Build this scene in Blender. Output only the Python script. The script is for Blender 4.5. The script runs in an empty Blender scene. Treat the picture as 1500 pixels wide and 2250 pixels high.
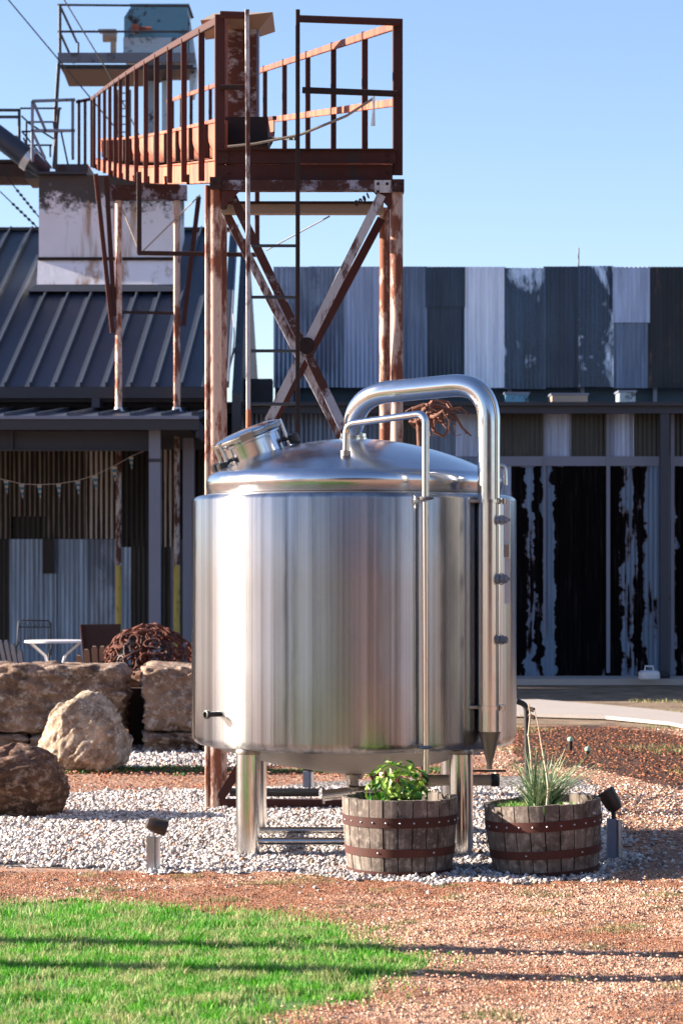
import bpy, bmesh, math, random
import numpy as np
from mathutils import Vector, Matrix, noise as mnoise
R = math.radians
random.seed(7); rng = np.random.default_rng(7)
sc = bpy.context.scene; col = sc.collection
# ------------------------------------------------------------------ camera, sky, sun, exposure
F = 5300.0; EYE = 1.7; HOR = 1244.0
cam_d = bpy.data.cameras.new('camera'); cam = bpy.data.objects.new('camera', cam_d); col.objects.link(cam)
cam.location = (0, 0, EYE); cam.rotation_euler = (R(90), 0, 0)
cam_d.sensor_fit = 'VERTICAL'; cam_d.sensor_height = 36; cam_d.sensor_width = 24
cam_d.lens = F/2250*36; cam_d.shift_y = (HOR-1125)/2250
cam_d.dof.use_dof = True; cam_d.dof.focus_distance = 14.2; cam_d.dof.aperture_fstop = 5.6
cam_d.clip_start = .1; cam_d.clip_end = 3000
sc.camera = cam
SUN_EL = 19.0; SUN_AZ = 6.0           # from the left, this many degrees behind the tank
sd = Vector((-math.cos(R(SUN_AZ))*math.cos(R(SUN_EL)), math.sin(R(SUN_AZ))*math.cos(R(SUN_EL)), math.sin(R(SUN_EL))))
w = bpy.data.worlds.new('World'); sc.world = w; w.use_nodes = True
nt = w.node_tree; nt.nodes.clear()
sky = nt.nodes.new('ShaderNodeTexSky'); sky.sky_type = 'NISHITA'; sky.sun_disc = False
sky.sun_elevation = R(SUN_EL); sky.sun_rotation = math.atan2(sd.x, sd.y)
sky.air_density = 1.0; sky.dust_density = 0.5; sky.ozone_density = 3.0; sky.altitude = 100
bg = nt.nodes.new('ShaderNodeBackground'); bg.inputs[1].default_value = 0.060
wo = nt.nodes.new('ShaderNodeOutputWorld')
wb = nt.nodes.new('ShaderNodeMix'); wb.data_type = 'RGBA'; wb.blend_type = 'MULTIPLY'; wb.inputs[0].default_value = 1; wb.inputs[7].default_value = (1.07, .985, 1.05, 1)   # white balance
nt.links.new(sky.outputs[0], wb.inputs[6]); nt.links.new(wb.outputs[2], bg.inputs[0]); nt.links.new(bg.outputs[0], wo.inputs[0])
sl = bpy.data.lights.new('sun', 'SUN'); sl.energy = 5.0; sl.angle = R(.5); sl.color = (1, .88, .74)
so = bpy.data.objects.new('sun', sl); col.objects.link(so); so.rotation_euler = sd.to_track_quat('Z', 'Y').to_euler(); so.location = (-20, 10, 20)
sc.view_settings.view_transform = 'Standard'; sc.view_settings.look = 'None'
sc.view_settings.gamma = 1; sc.view_settings.use_curve_mapping = False
sc.view_settings.exposure = 2.05
sc.render.engine = 'CYCLES'; sc.render.resolution_x = 682; sc.render.resolution_y = 1024
# ------------------------------------------------------------------ helpers
def P(px, py, d): return Vector(((px-750)/F*d, d, EYE+(HOR-py)/F*d))
def X(px, d): return (px-750)/F*d
def Z(py, d): return EYE+(HOR-py)/F*d
def G(px, py, z=0.0):                     # ground point seen at pixel
    d = F*(EYE-z)/(py-HOR); return Vector(((px-750)/F*d, d, z))
def tag(o, label=None, cat=None, group=None, kind=None):
    if label: o['label'] = label
    if cat: o['category'] = cat
    if group: o['group'] = group
    if kind: o['kind'] = kind
    return o
def empty(name, loc, label, cat, group=None, rz=0):
    o = bpy.data.objects.new(name, None); col.objects.link(o); o.location = loc; o.rotation_euler = (0, 0, rz)
    o.empty_display_size = .1
    return tag(o, label, cat, group)
def mesh_obj(name, me, mat, parent=None, loc=None):
    o = bpy.data.objects.new(name, me); col.objects.link(o)
    if mat and not me.materials: me.materials.append(mat)
    if parent:
        o.parent = parent
        if loc is None: o.matrix_parent_inverse = Matrix.LocRotScale(parent.location, parent.rotation_euler, None).inverted() if parent.parent is None else INV(parent)
        else: o.location = loc
    elif loc is not None: o.location = loc
    return o
def INV(o):
    m = Matrix.Identity(4); ch = []
    q = o
    while q: ch.append(q); q = q.parent
    for q in reversed(ch):
        m = m @ q.matrix_parent_inverse @ Matrix.LocRotScale(q.location, q.rotation_euler, None)
    return m.inverted()
class MB:
    def __init__(s): s.v = []; s.f = []
    def add(s, vs, fs):
        n = len(s.v); s.v += [tuple(v) for v in vs]; s.f += [tuple(i+n for i in f) for f in fs]; return s
    def box(s, x0, x1, y0, y1, z0, z1):
        vs = [(x0,y0,z0),(x1,y0,z0),(x1,y1,z0),(x0,y1,z0),(x0,y0,z1),(x1,y0,z1),(x1,y1,z1),(x0,y1,z1)]
        return s.add(vs, [(0,3,2,1),(4,5,6,7),(0,1,5,4),(1,2,6,5),(2,3,7,6),(3,0,4,7)])
    def bar(s, p, q, w, h=None, up=(0,0,1), bev=0.0):
        h = h or w; p = Vector(p); q = Vector(q); a = (q-p).normalized(); u = Vector(up)
        if abs(a.dot(u)) > .98: u = Vector((0,1,0))
        x = a.cross(u).normalized(); y = x.cross(a).normalized()
        c = min(w, h)*.14
        prof = [(-w/2+c,-h/2),(w/2-c,-h/2),(w/2,-h/2+c),(w/2,h/2-c),(w/2-c,h/2),(-w/2+c,h/2),(-w/2,h/2-c),(-w/2,-h/2+c)]
        vs = [e+x*i+y*j for e in (p,q) for i,j in prof]; n = 8
        return s.add(vs, [(i,(i+1)%n,n+(i+1)%n,n+i) for i in range(n)]+[tuple(range(n-1,-1,-1)), tuple(range(n,2*n))])
    def tube(s, pts, r, n=10, cap=True):
        pts = [Vector(p) for p in pts]; m = len(pts)
        rs = r if isinstance(r, (list, tuple)) else [r]*m
        t0 = (pts[1]-pts[0]).normalized(); u = Vector((0,0,1)) if abs(t0.z) < .9 else Vector((1,0,0))
        x = t0.cross(u).normalized(); vs = []
        for i, p in enumerate(pts):
            t = (pts[min(i+1,m-1)]-pts[max(i-1,0)]).normalized()
            x = (x-t*x.dot(t)).normalized(); y = t.cross(x)
            for k in range(n):
                a = 2*math.pi*k/n; vs.append(p+(x*math.cos(a)+y*math.sin(a))*rs[i])
        fs = [(i*n+k, i*n+(k+1)%n, (i+1)*n+(k+1)%n, (i+1)*n+k) for i in range(m-1) for k in range(n)]
        if cap: fs += [tuple(range(n-1,-1,-1)), tuple(range((m-1)*n, m*n))]
        return s.add(vs, fs)
    def lathe(s, prof, c=(0,0,0), n=32, axis=None, a0=0, a1=2*math.pi):
        full = abs(a1-a0-2*math.pi) < 1e-6; k = n if full else n+1; vs = []
        M = Matrix.Identity(3) if axis is None else Vector(axis).to_track_quat('Z','Y').to_matrix()
        for r, z in prof:
            for j in range(k):
                a = a0+(a1-a0)*j/n; vs.append(M @ Vector((r*math.cos(a), r*math.sin(a), z))+Vector(c))
        fs = []
        for i in range(len(prof)-1):
            for j in range(n):
                j2 = (j+1) % k if full else j+1
                fs.append((i*k+j, i*k+j2, (i+1)*k+j2, (i+1)*k+j))
        return s.add(vs, fs)
    def cyl(s, p, q, r, n=14):
        return s.tube([p, q], r, n)
    def poly(s, pts, thick):               # planar polygon extruded by the vector thick
        n = len(pts); t = Vector(thick); vs = [Vector(p) for p in pts]+[Vector(p)+t for p in pts]
        return s.add(vs, [tuple(range(n-1,-1,-1)), tuple(range(n,2*n))]+[(i,(i+1)%n,n+(i+1)%n,n+i) for i in range(n)])
    def mesh(s, name, smooth=35):
        me = bpy.data.meshes.new(name); me.from_pydata(s.v, [], s.f); me.update()
        bm = bmesh.new(); bm.from_mesh(me); bmesh.ops.recalc_face_normals(bm, faces=bm.faces); bm.to_mesh(me); bm.free()
        if smooth:
            me.shade_smooth(); me.set_sharp_from_angle(angle=R(smooth))
        return me
    def build(s, name, mat, parent=None, smooth=35, loc=None):
        return mesh_obj(name, s.mesh(name, smooth), mat, parent, loc)
def bend(pts, r, n=6):                     # round the corners of a polyline
    pts = [Vector(p) for p in pts]; out = [pts[0]]
    for i in range(1, len(pts)-1):
        a, b, c = pts[i-1], pts[i], pts[i+1]; rr = r[i-1] if isinstance(r,(list,tuple)) else r
        p0 = b+(a-b).normalized()*rr; p1 = b+(c-b).normalized()*rr
        for k in range(n+1):
            t = k/n; out.append(p0*(1-t)**2+b*2*t*(1-t)+p1*t*t)
    return out+[pts[-1]]
def np_mesh(name, verts, faces, mat, kind='stuff'):
    verts = np.asarray(verts, dtype=np.float32); faces = np.asarray(faces, dtype=np.int32)
    me = bpy.data.meshes.new(name); k = faces.shape[1]
    me.vertices.add(len(verts)); me.vertices.foreach_set('co', verts.ravel())
    me.loops.add(faces.size); me.loops.foreach_set('vertex_index', faces.ravel())
    me.polygons.add(len(faces)); me.polygons.foreach_set('loop_start', np.arange(0, faces.size, k, dtype=np.int32))
    me.update(calc_edges=True); me.validate()
    me.materials.append(mat); o = bpy.data.objects.new(name, me); col.objects.link(o); return o
# ------------------------------------------------------------------ materials
class N:
    def __init__(s, name):
        s.m = bpy.data.materials.new(name); s.m.use_nodes = True; s.t = s.m.node_tree
        s.b = s.t.nodes['Principled BSDF']; s._pos = None
    def n(s, typ, **k):
        o = s.t.nodes.new(typ)
        for a, b in k.items(): setattr(o, a, b)
        return o
    def L(s, a, b): s.t.links.new(a, b)
    def pos(s, kind='Object', scale=(1,1,1)):
        tc = s.n('ShaderNodeTexCoord'); mp = s.n('ShaderNodeMapping'); mp.inputs['Scale'].default_value = scale
        if kind == 'World':
            g = s.n('ShaderNodeNewGeometry'); s.L(g.outputs['Position'], mp.inputs[0])
        else: s.L(tc.outputs[kind], mp.inputs[0])
        return mp.outputs[0]
    def noise(s, vec, scale=5, det=6, rough=.6, dist=0):
        o = s.n('ShaderNodeTexNoise'); o.inputs['Scale'].default_value = scale; o.inputs['Detail'].default_value = det
        o.inputs['Roughness'].default_value = rough; o.inputs['Distortion'].default_value = dist
        s.L(vec, o.inputs['Vector']); return o.outputs['Fac']
    def voro(s, vec, scale=5, feat='F1', out='Distance'):
        o = s.n('ShaderNodeTexVoronoi'); o.feature = feat; o.inputs['Scale'].default_value = scale; s.L(vec, o.inputs['Vector']); return o.outputs[out]
    def ramp(s, fac, stops, interp='LINEAR'):
        o = s.n('ShaderNodeValToRGB'); cr = o.color_ramp; cr.interpolation = interp
        while len(cr.elements) > 1: cr.elements.remove(cr.elements[-1])
        for i, (p, c) in enumerate(stops):
            e = cr.elements[0] if i == 0 else cr.elements.new(p)
            e.position = p
            if not isinstance(c, (tuple, list)): c = (c, c, c)
            e.color = (*c[:3], 1)
        s.L(fac, o.inputs[0]); return o.outputs[0]
    def mix(s, fac, a, b, mode='MIX'):
        o = s.n('ShaderNodeMix', data_type='RGBA', blend_type=mode)
        if isinstance(fac, (int, float)): o.inputs[0].default_value = fac
        else: s.L(fac, o.inputs[0])
        for v, i in ((a, 6), (b, 7)):
            if isinstance(v, (tuple, list)): o.inputs[i].default_value = (*v[:3], 1)
            else: s.L(v, o.inputs[i])
        return o.outputs[2]
    def math(s, op, a, b=0.0, c=None):
        o = s.n('ShaderNodeMath', operation=op)
        for v, i in ((a, 0), (b, 1)) + (((c, 2),) if c is not None else ()):
            if isinstance(v, (int, float)): o.inputs[i].default_value = v
            else: s.L(v, o.inputs[i])
        return o.outputs[0]
    def bump(s, h, st=.4, dist=.02, prev=None):
        o = s.n('ShaderNodeBump'); o.inputs['Strength'].default_value = st; o.inputs['Distance'].default_value = dist
        s.L(h, o.inputs['Height'])
        if prev: s.L(prev, o.inputs['Normal'])
        s.L(o.outputs[0], s.b.inputs['Normal']); return o.outputs[0]
    def rand(s): return s.n('ShaderNodeObjectInfo').outputs['Random']
    def island(s): return s.n('ShaderNodeNewGeometry').outputs['Random Per Island']
    def set(s, **k):
        nm = {'c':'Base Color','r':'Roughness','m':'Metallic','e':'Emission Color','es':'Emission Strength','sp':'Specular IOR Level'}
        for a, v in k.items():
            i = s.b.inputs[nm.get(a, a)]
            if isinstance(v, (int, float)): i.default_value = v
            elif isinstance(v, (tuple, list)): i.default_value = (*v[:3], 1)
            else: s.L(v, i)
        return s
M = {}
def plain(name, c, r=.6, m=0, var=.25, scale=8, bump=0.0):
    a = N(name); p = a.pos(); f = a.noise(p, scale)
    a.set(c=a.mix(a.math('MULTIPLY_ADD', a.rand(), .5, a.math('MULTIPLY', f, .75)), tuple(x*(1-var) for x in c), tuple(min(1, x*(1+var)) for x in c)), r=r, m=m)
    if bump: a.bump(a.noise(p, scale*6), bump, .01)
    M[name] = a.m; return a.m
def rusty(name, base, rust, amt, r0=.5, m0=0.0, sc_=4, stretch=(1,1,.35), dark=None):
    # painted or galvanised metal with rust patches; amt = share that is rusted
    a = N(name); p = a.pos('World', stretch); f = a.noise(p, sc_, 10, .72); g = a.noise(p, sc_*5, 6, .7)
    fac = a.math('ADD', a.math('MULTIPLY', f, .75), a.math('MULTIPLY', g, .25))
    t = .5+(.5-amt)*.35
    mask = a.ramp(fac, [(max(0,t-.03), 0), (t+.03, 1)])
    rc = a.mix(g, tuple(x*.55 for x in rust), tuple(min(1,x*1.35) for x in rust))
    bc = a.mix(g, tuple(x*.8 for x in base), tuple(min(1,x*1.1) for x in base))
    rr_ = a.math('MULTIPLY_ADD', a.rand(), .5, .72); tn_ = a.n('ShaderNodeCombineColor'); [a.L(rr_, tn_.inputs[q_]) for q_ in range(3)]
    a.set(c=a.mix(1.0, a.mix(mask, bc, rc), tn_.outputs[0], 'MULTIPLY'), r=a.math('MULTIPLY_ADD', mask, .85-r0, r0))
    if m0: a.set(m=a.math('MULTIPLY_ADD', mask, -m0, m0))
    a.bump(fac, .35, .006); M[name] = a.m; return a.m
def galv(name, c, m=.55, r=.42, streak=.35, rust=0.0, patch=None):
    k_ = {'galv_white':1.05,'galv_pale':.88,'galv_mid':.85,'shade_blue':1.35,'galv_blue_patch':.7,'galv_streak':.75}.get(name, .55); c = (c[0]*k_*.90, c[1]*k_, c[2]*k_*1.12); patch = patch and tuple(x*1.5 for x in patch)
    a = N(name); p = a.pos('World', (9,9,.55)); q = a.pos('World', (1.4,1.4,.8))
    st = a.noise(p, 1.0, 8, .65); bl = a.noise(q, 1.2, 5, .6, .4)
    c1 = a.mix(a.ramp(st, [(.35,0),(.68,1)]), tuple(x*(1-streak) for x in c), tuple(min(1,x*1.18) for x in c))
    rnd = a.rand(); c1 = a.mix(a.math('MULTIPLY', rnd, .3), c1, tuple(x*.7 for x in c))
    if patch: c1 = a.mix(a.ramp(bl, [(.52,0),(.6,1)]), c1, patch)
    if rust:
        rm = a.ramp(a.noise(a.pos('World',(3,3,.5)), 2.2, 9, .75), [(.66-rust*.3,0),(.74-rust*.3,1)])
        c1 = a.mix(rm, c1, (.11,.045,.022)); a.set(m=a.math('MULTIPLY_ADD', rm, -m, m))
    else: a.set(m=m)
    a.set(c=c1, r=a.math('MULTIPLY_ADD', bl, .35, r-.17)); M[name] = a.m; return a.m
def tarred(name, bias_stops, x0, x1, base=(.125,.19,.29), zt=3.2, zb=0.1, streak=.5):
    # galvanised sheet with peeling black tar; bias_stops: (x share, how much tar) across the wall
    a = N(name); wp = a.n('ShaderNodeNewGeometry').outputs['Position']; sx = a.n('ShaderNodeSeparateXYZ'); a.L(wp, sx.inputs[0])
    mr = a.n('ShaderNodeMapRange'); mr.inputs[1].default_value = x0; mr.inputs[2].default_value = x1
    wob = a.noise(a.pos('World', (1.2,1,2.3)), 1.6, 5, .6)
    a.L(a.math('ADD', sx.outputs[0], a.math('MULTIPLY_ADD', wob, .34, -.17)), mr.inputs[0])
    bias = a.ramp(mr.outputs[0], bias_stops, 'LINEAR')
    n1 = a.noise(a.pos('World', (9,1,.55)), 1.0, 8, .62); n2 = a.noise(a.pos('World', (2.2,1,1.6)), 1.3, 8, .7)
    nz = a.math('MULTIPLY_ADD', a.math('SUBTRACT', a.math('ADD', a.math('MULTIPLY', n1, .6), a.math('MULTIPLY', n2, .4)), .5), 1.7, .53)
    top = a.n('ShaderNodeMapRange'); top.inputs[1].default_value = zt-.1; top.inputs[2].default_value = zt+.02; a.L(a.math('MULTIPLY_ADD', n2, .25, a.math('ADD', sx.outputs[2], -.12)), top.inputs[0])
    bot = a.n('ShaderNodeMapRange'); bot.inputs[1].default_value = zb; bot.inputs[2].default_value = zb+.5; bot.inputs[3].default_value = .16; bot.inputs[4].default_value = 0; a.L(sx.outputs[2], bot.inputs[0])
    v = a.math('SUBTRACT', a.math('SUBTRACT', a.math('ADD', nz, a.math('MULTIPLY_ADD', bias, .6, -.3)), top.outputs[0]), bot.outputs[0])
    mask = a.ramp(v, [(.485,0),(.52,1)])
    edge = a.ramp(v, [(.46,0),(.49,1)])
    bc = a.mix(a.noise(a.pos('World',(10,1,.6)), 1, 6), tuple(x*.55 for x in base), tuple(min(1,x*1.25) for x in base))
    bc = a.mix(a.math('MULTIPLY', edge, .7), bc, (.12,.05,.03))
    tc_ = a.mix(a.ramp(a.noise(a.pos('World',(14,1,1.1)), 1.2, 8, .75), [(.52,0),(.72,1)]), (.0035,.003,.004), (.022,.018,.02)); a.set(c=a.mix(mask, bc, tc_), r=a.math('MULTIPLY_ADD', mask, .35, .5), m=a.math('MULTIPLY_ADD', mask, -.5, .5), sp=a.math('MULTIPLY_ADD', mask, -.35, .4))
    M[name] = a.m; return a.m
RUST = (.17,.045,.022)
rusty('rust_red', (.022,.008,.007), (.055,.011,.007), .75, .7)
rusty('rust_dark', (.009,.005,.005), (.028,.009,.006), .6, .75)
rusty('rust_orange', (.17,.05,.032), (.38,.105,.052), .55, .7, 0, 5)
rusty('rust_duct', (.42,.36,.32), (.11,.032,.014), .58, .6, 0, 2.4, (1,1,1.6))
rusty('white_rust', (.46,.43,.44), (.08,.026,.018), .5, .55, 0, 4)
rusty('beam_rust', (.30,.30,.37), (.055,.016,.011), .62, .6, 0, 3, (1,1,1))
rusty('pole_rust', (.52,.36,.29), (.17,.05,.024), .5, .6, 0, 5)
rusty('yellow_rust', (.42,.34,.07), (.12,.09,.04), .32, .6, 0, 6)
rusty('blue_paint', (.10,.26,.36), (.02,.018,.02), .3, .45, 0, 2.6, (1,1,1))
rusty('teal_paint', (.36,.47,.54), (.06,.05,.05), .35, .5, 0, 2.6, (1,1,1))
rusty('grey_steel', (.16,.18,.22), (.07,.06,.06), .3, .6, 0, 3)
rusty('dark_steel', (.035,.04,.05), (.05,.03,.025), .3, .6, 0, 3)
plain('dark_frame', (.012,.014,.018), .5); plain('roof_trim', (.028,.03,.038), .45, .2, .15, 2)
plain('roof_metal', (.036,.046,.068), .45, .15, .25, 1.1); plain('trim_blue', (.026,.033,.05), .5, .1, .15, 2)
plain('trim_light', (.15,.17,.23), .5, .1, .15, 2)
plain('teal_dark', (.02,.05,.07), .5); plain('dark_void', (.006,.006,.008), .9); plain('white_metal', (.60,.60,.63), .4, 0, .1)
plain('concrete', (.33,.29,.265), .85, 0, .18, 3, .3); plain('soil', (.035,.022,.015), .95, 0, .5, 20, .8)
plain('black_metal', (.012,.011,.011), .45); plain('wicker', (.03,.010,.007), .75, 0, .4, 40, .6)
plain('pine_paint', (.20,.15,.11), .6, 0, .15, 10); plain('navy_paint', (.035,.04,.065), .6, 0, .15, 10)
plain('brass', (.35,.24,.12), .4, .8, .3); plain('rubber', (.02,.02,.022), .8)
plain('beige_paint', (.28,.225,.175), .55, 0, .15, 6); plain('zinc', (.45,.47,.50), .35, .8, .2, 12)
galv('galv_pale', (.46,.52,.64), .35, .5, .40); galv('galv_mid', (.17,.22,.30), .5, .42, .5, .12)
galv('galv_blue', (.035,.065,.11), .45, .32, .4); galv('galv_blue_patch', (.04,.07,.12), .5, .28, .4, 0, (.28,.35,.46))  # bright patches on the second blue sheet paint sheen into the colour
galv('galv_white', (.70,.72,.78), .25, .5, .2); galv('galv_rust', (.03,.04,.048), .4, .5, .55, .28)
galv('galv_streak', (.30,.36,.46), .45, .45, .65, .1, (.06,.08,.12)); galv('olive_sheet', (.05,.052,.042), .1, .45, .55)
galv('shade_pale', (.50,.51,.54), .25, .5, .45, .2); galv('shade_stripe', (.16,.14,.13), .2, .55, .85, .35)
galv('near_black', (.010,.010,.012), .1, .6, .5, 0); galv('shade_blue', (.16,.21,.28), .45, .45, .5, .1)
a = N('ridge_pale'); sx_ = a.n('ShaderNodeSeparateXYZ'); a.L(a.pos('Object'), sx_.inputs[0])  # pale ridges and black valleys put skylight and shade into the colour
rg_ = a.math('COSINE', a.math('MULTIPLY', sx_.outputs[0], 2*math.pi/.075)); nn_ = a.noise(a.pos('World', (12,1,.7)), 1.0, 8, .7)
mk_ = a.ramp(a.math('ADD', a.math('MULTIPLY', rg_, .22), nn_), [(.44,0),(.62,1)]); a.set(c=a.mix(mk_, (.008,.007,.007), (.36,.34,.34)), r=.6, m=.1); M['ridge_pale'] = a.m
a = N('ridge_dark'); sx_ = a.n('ShaderNodeSeparateXYZ'); a.L(a.pos('Object'), sx_.inputs[0])  # same painted ridge light and valley shade, darker version
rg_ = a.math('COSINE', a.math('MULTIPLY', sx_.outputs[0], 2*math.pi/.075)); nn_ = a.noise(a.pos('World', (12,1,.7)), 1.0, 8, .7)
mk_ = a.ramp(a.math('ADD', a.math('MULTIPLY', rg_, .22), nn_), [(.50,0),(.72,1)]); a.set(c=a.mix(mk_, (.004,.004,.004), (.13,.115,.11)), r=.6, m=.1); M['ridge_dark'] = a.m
def steel(name, aniso=0.0, rough=.2, c=(.60,.60,.61), streaks=False, tang='Z'):
    a = N(name); p = a.pos('World', (1,1,1))
    a.set(m=1.0)
    if streaks:
        sA = a.ramp(a.noise(a.pos('Object', (15,15,.03)), 1.0, 3, .6), [(.34,.1),(.42,.7),(.47,.55),(.5,.15),(.55,.8),(.6,.5),(.66,1)]); sB = a.ramp(a.noise(a.pos('Object', (3.4,3.4,.02)), 1.0, 2, .5), [(.38,0),(.46,.6),(.50,.25),(.56,.9),(.62,.7)]); s1 = a.math('ADD', a.math('MULTIPLY', sA, .45), a.math('MULTIPLY', sB, .55)); s2 = a.noise(a.pos('Object', (2.2,2.2,.9)), 1.2, 6, .6)
        a.set(c=a.mix(a.math('MULTIPLY_ADD', s1, .7, a.math('MULTIPLY', s2, .3)), tuple(x*.12 for x in c), tuple(min(1,x*1.22) for x in c)))  # dark and bright reflection bands painted into the colour, along with rolling marks
        cl_ = a.b.inputs['Base Color'].links[0].from_socket; tn = a.noise(a.pos('Object', (5,5,.04)), 1.0, 2); a.set(c=a.mix(.35, cl_, a.mix(a.ramp(tn, [(.42,0),(.58,1)]), (.62,.66,.62), (.64,.62,.68)), 'MULTIPLY'))
        a.set(r=a.math('MULTIPLY_ADD', s1, .10, rough-.05)); a.bump(a.noise(a.pos('Object', (2.2,2.2,1.4)), 1.0, 3, .5), .10, .05)
    else:
        a.set(c=a.mix(a.noise(p, 9), tuple(x*.82 for x in c), c), r=a.math('MULTIPLY_ADD', a.noise(p, 14), .16, rough-.08))
    if aniso:
        tg = a.n('ShaderNodeTangent'); tg.direction_type = 'RADIAL'; tg.axis = tang
        a.L(tg.outputs[0], a.b.inputs['Tangent']); a.b.inputs['Anisotropic'].default_value = aniso; a.b.inputs['Anisotropic Rotation'].default_value = .25
    M[name] = a.m; return a.m
steel('brushed', .98, .235, (.66,.65,.65), True); steel('polished', 0, .15, (.66,.66,.67)); steel('dome_steel', 0, .20, (.60,.61,.64))
steel('dull_steel', 0, .42, (.33,.29,.26)); steel('pipe_steel', .5, .16, (.68,.68,.68))
def stone(name, c1, c2, c3, scale=3.0):
    a = N(name); p = a.pos('World'); n1 = a.noise(p, scale, 10, .68, .5); n2 = a.noise(p, scale*5, 8, .7); v = a.voro(a.pos('World', (1,1,1.6)), scale*3.2)
    cc = a.mix(a.ramp(n1, [(.36,0),(.62,1)]), c1, c2); cc = a.mix(a.ramp(n2, [(.5,0),(.68,1)]), cc, c3)
    pits = a.ramp(a.noise(p, scale*8, 4, .8), [(.30,1),(.4,0)]); cc = a.mix(pits, cc, tuple(x*.25 for x in c1))
    h = a.math('ADD', a.math('MULTIPLY', n2, .7), a.math('MULTIPLY', v, .4)); a.set(c=cc, r=.9); a.bump(h, .8, .05); M[name] = a.m
stone('limestone', (.07,.035,.02), (.30,.19,.13), (.52,.43,.35)); stone('limestone_pale', (.12,.07,.04), (.50,.40,.29), (.66,.57,.46), 4)
stone('limestone_brown', (.02,.008,.004), (.15,.065,.032), (.34,.23,.17), 3.4)
def barrelwood():
    a = N('barrel_wood'); p = a.pos('Object', (22,22,1.6)); g = a.noise(p, 1.3, 8, .65); b = a.noise(a.pos('World'), 7, 6)
    cc = a.mix(a.ramp(g, [(.3,0),(.7,1)]), (.013,.010,.008), (.24,.195,.165)); cc = a.mix(a.math('MULTIPLY', a.rand(), .55), cc, (.12,.085,.065))
    cc = a.mix(a.ramp(b, [(.44,0),(.62,.85)]), cc, (.05,.035,.028)); cc = a.mix(a.ramp(a.noise(a.pos('World'), 26, 6, .7), [(.5,0),(.68,.5)]), cc, (.42,.36,.31)); a.set(c=cc, r=.85); a.bump(g, .5, .008); M['barrel_wood'] = a.m
barrelwood()
def island_mat(name, stops, rough=.8, tr=0.0, noise_c=None):
    a = N(name); cc = a.ramp(a.island(), stops)
    if noise_c: cc = a.mix(a.ramp(a.noise(a.pos('World'), noise_c[0], 5), [(.42,0),(.6,1)]), cc, a.mix(.6, cc, noise_c[1]))
    a.set(c=cc, r=rough)
    if tr:
        t = a.n('ShaderNodeBsdfTranslucent'); a.L(cc, t.inputs[0]); mx = a.n('ShaderNodeMixShader'); mx.inputs[0].default_value = tr
        a.L(a.b.outputs[0], mx.inputs[1]); a.L(t.outputs[0], mx.inputs[2]); a.L(mx.outputs[0], a.t.nodes['Material Output'].inputs[0])
    M[name] = a.m; return a
island_mat('gravel', [(0,(.12,.10,.095)),(.25,(.32,.28,.26)),(.6,(.52,.48,.46)),(.86,(.70,.67,.65)),(.92,(.42,.27,.19)),(1,(.26,.11,.06))], .85)
island_mat('chips', [(0,(.12,.045,.022)),(.2,(.36,.17,.10)),(.6,(.54,.31,.205)),(.9,(.62,.42,.31)),(1,(.78,.64,.54))], .9)
island_mat('chips_red', [(0,(.09,.028,.012)),(.4,(.26,.082,.032)),(.8,(.38,.145,.065)),(1,(.52,.30,.19))], .85)
def grassmat():
    a = N('grass'); i = a.island(); g = a.ramp(i, [(0,(.015,.15,.004)),(.5,(.06,.34,.006)),(1,(.20,.52,.02))]); s = a.ramp(i, [(0,(.12,.28,.03)),(.5,(.40,.42,.14)),(1,(.56,.49,.30))])
    n = a.math('ADD', a.noise(a.pos('World'), 5.5, 6, .7), a.math('MULTIPLY_ADD', i, .16, -.08)); cc = a.mix(a.ramp(n, [(.47,0),(.60,1)]), g, s)
    a.set(c=cc, r=.65); t = a.n('ShaderNodeBsdfTranslucent'); a.L(cc, t.inputs[0]); mx = a.n('ShaderNodeMixShader'); mx.inputs[0].default_value = .3
    a.L(a.b.outputs[0], mx.inputs[1]); a.L(t.outputs[0], mx.inputs[2]); a.L(mx.outputs[0], a.t.nodes['Material Output'].inputs[0]); M['grass'] = a.m
grassmat()
island_mat('chips_dark', [(0,(.045,.013,.005)),(.5,(.16,.045,.016)),(.85,(.24,.075,.028)),(1,(.42,.19,.09))], .9)
island_mat('dark_grass', [(0,(.015,.06,.008)),(.6,(.04,.14,.015)),(1,(.14,.20,.06))], .7, .2)
island_mat('dry_grass', [(0,(.05,.10,.02)),(.5,(.20,.22,.08)),(1,(.5,.38,.22))], .7, .3)
def leafmat(name, a1, a2, tr=.15):
    a = N(name); cc = a.mix(a.rand(), a1, a2); a.set(c=cc, r=.45)
    t = a.n('ShaderNodeBsdfTranslucent'); a.L(cc, t.inputs[0]); mx = a.n('ShaderNodeMixShader'); mx.inputs[0].default_value = tr
    a.L(a.b.outputs[0], mx.inputs[1]); a.L(t.outputs[0], mx.inputs[2]); a.L(mx.outputs[0], a.t.nodes['Material Output'].inputs[0]); M[name] = a.m
leafmat('bush_leaf', (.008,.12,.004), (.32,.46,.07)); leafmat('spiky_leaf', (.04,.12,.04), (.40,.46,.28))
island_mat('tree_leaf', [(0,(.012,.03,.008)),(1,(.06,.10,.03))], .6, .2)
plain('bark', (.07,.05,.04), .9, 0, .4, 10, .6); plain('dry_stalk', (.50,.38,.27), .8, 0, .2, 20)
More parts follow.
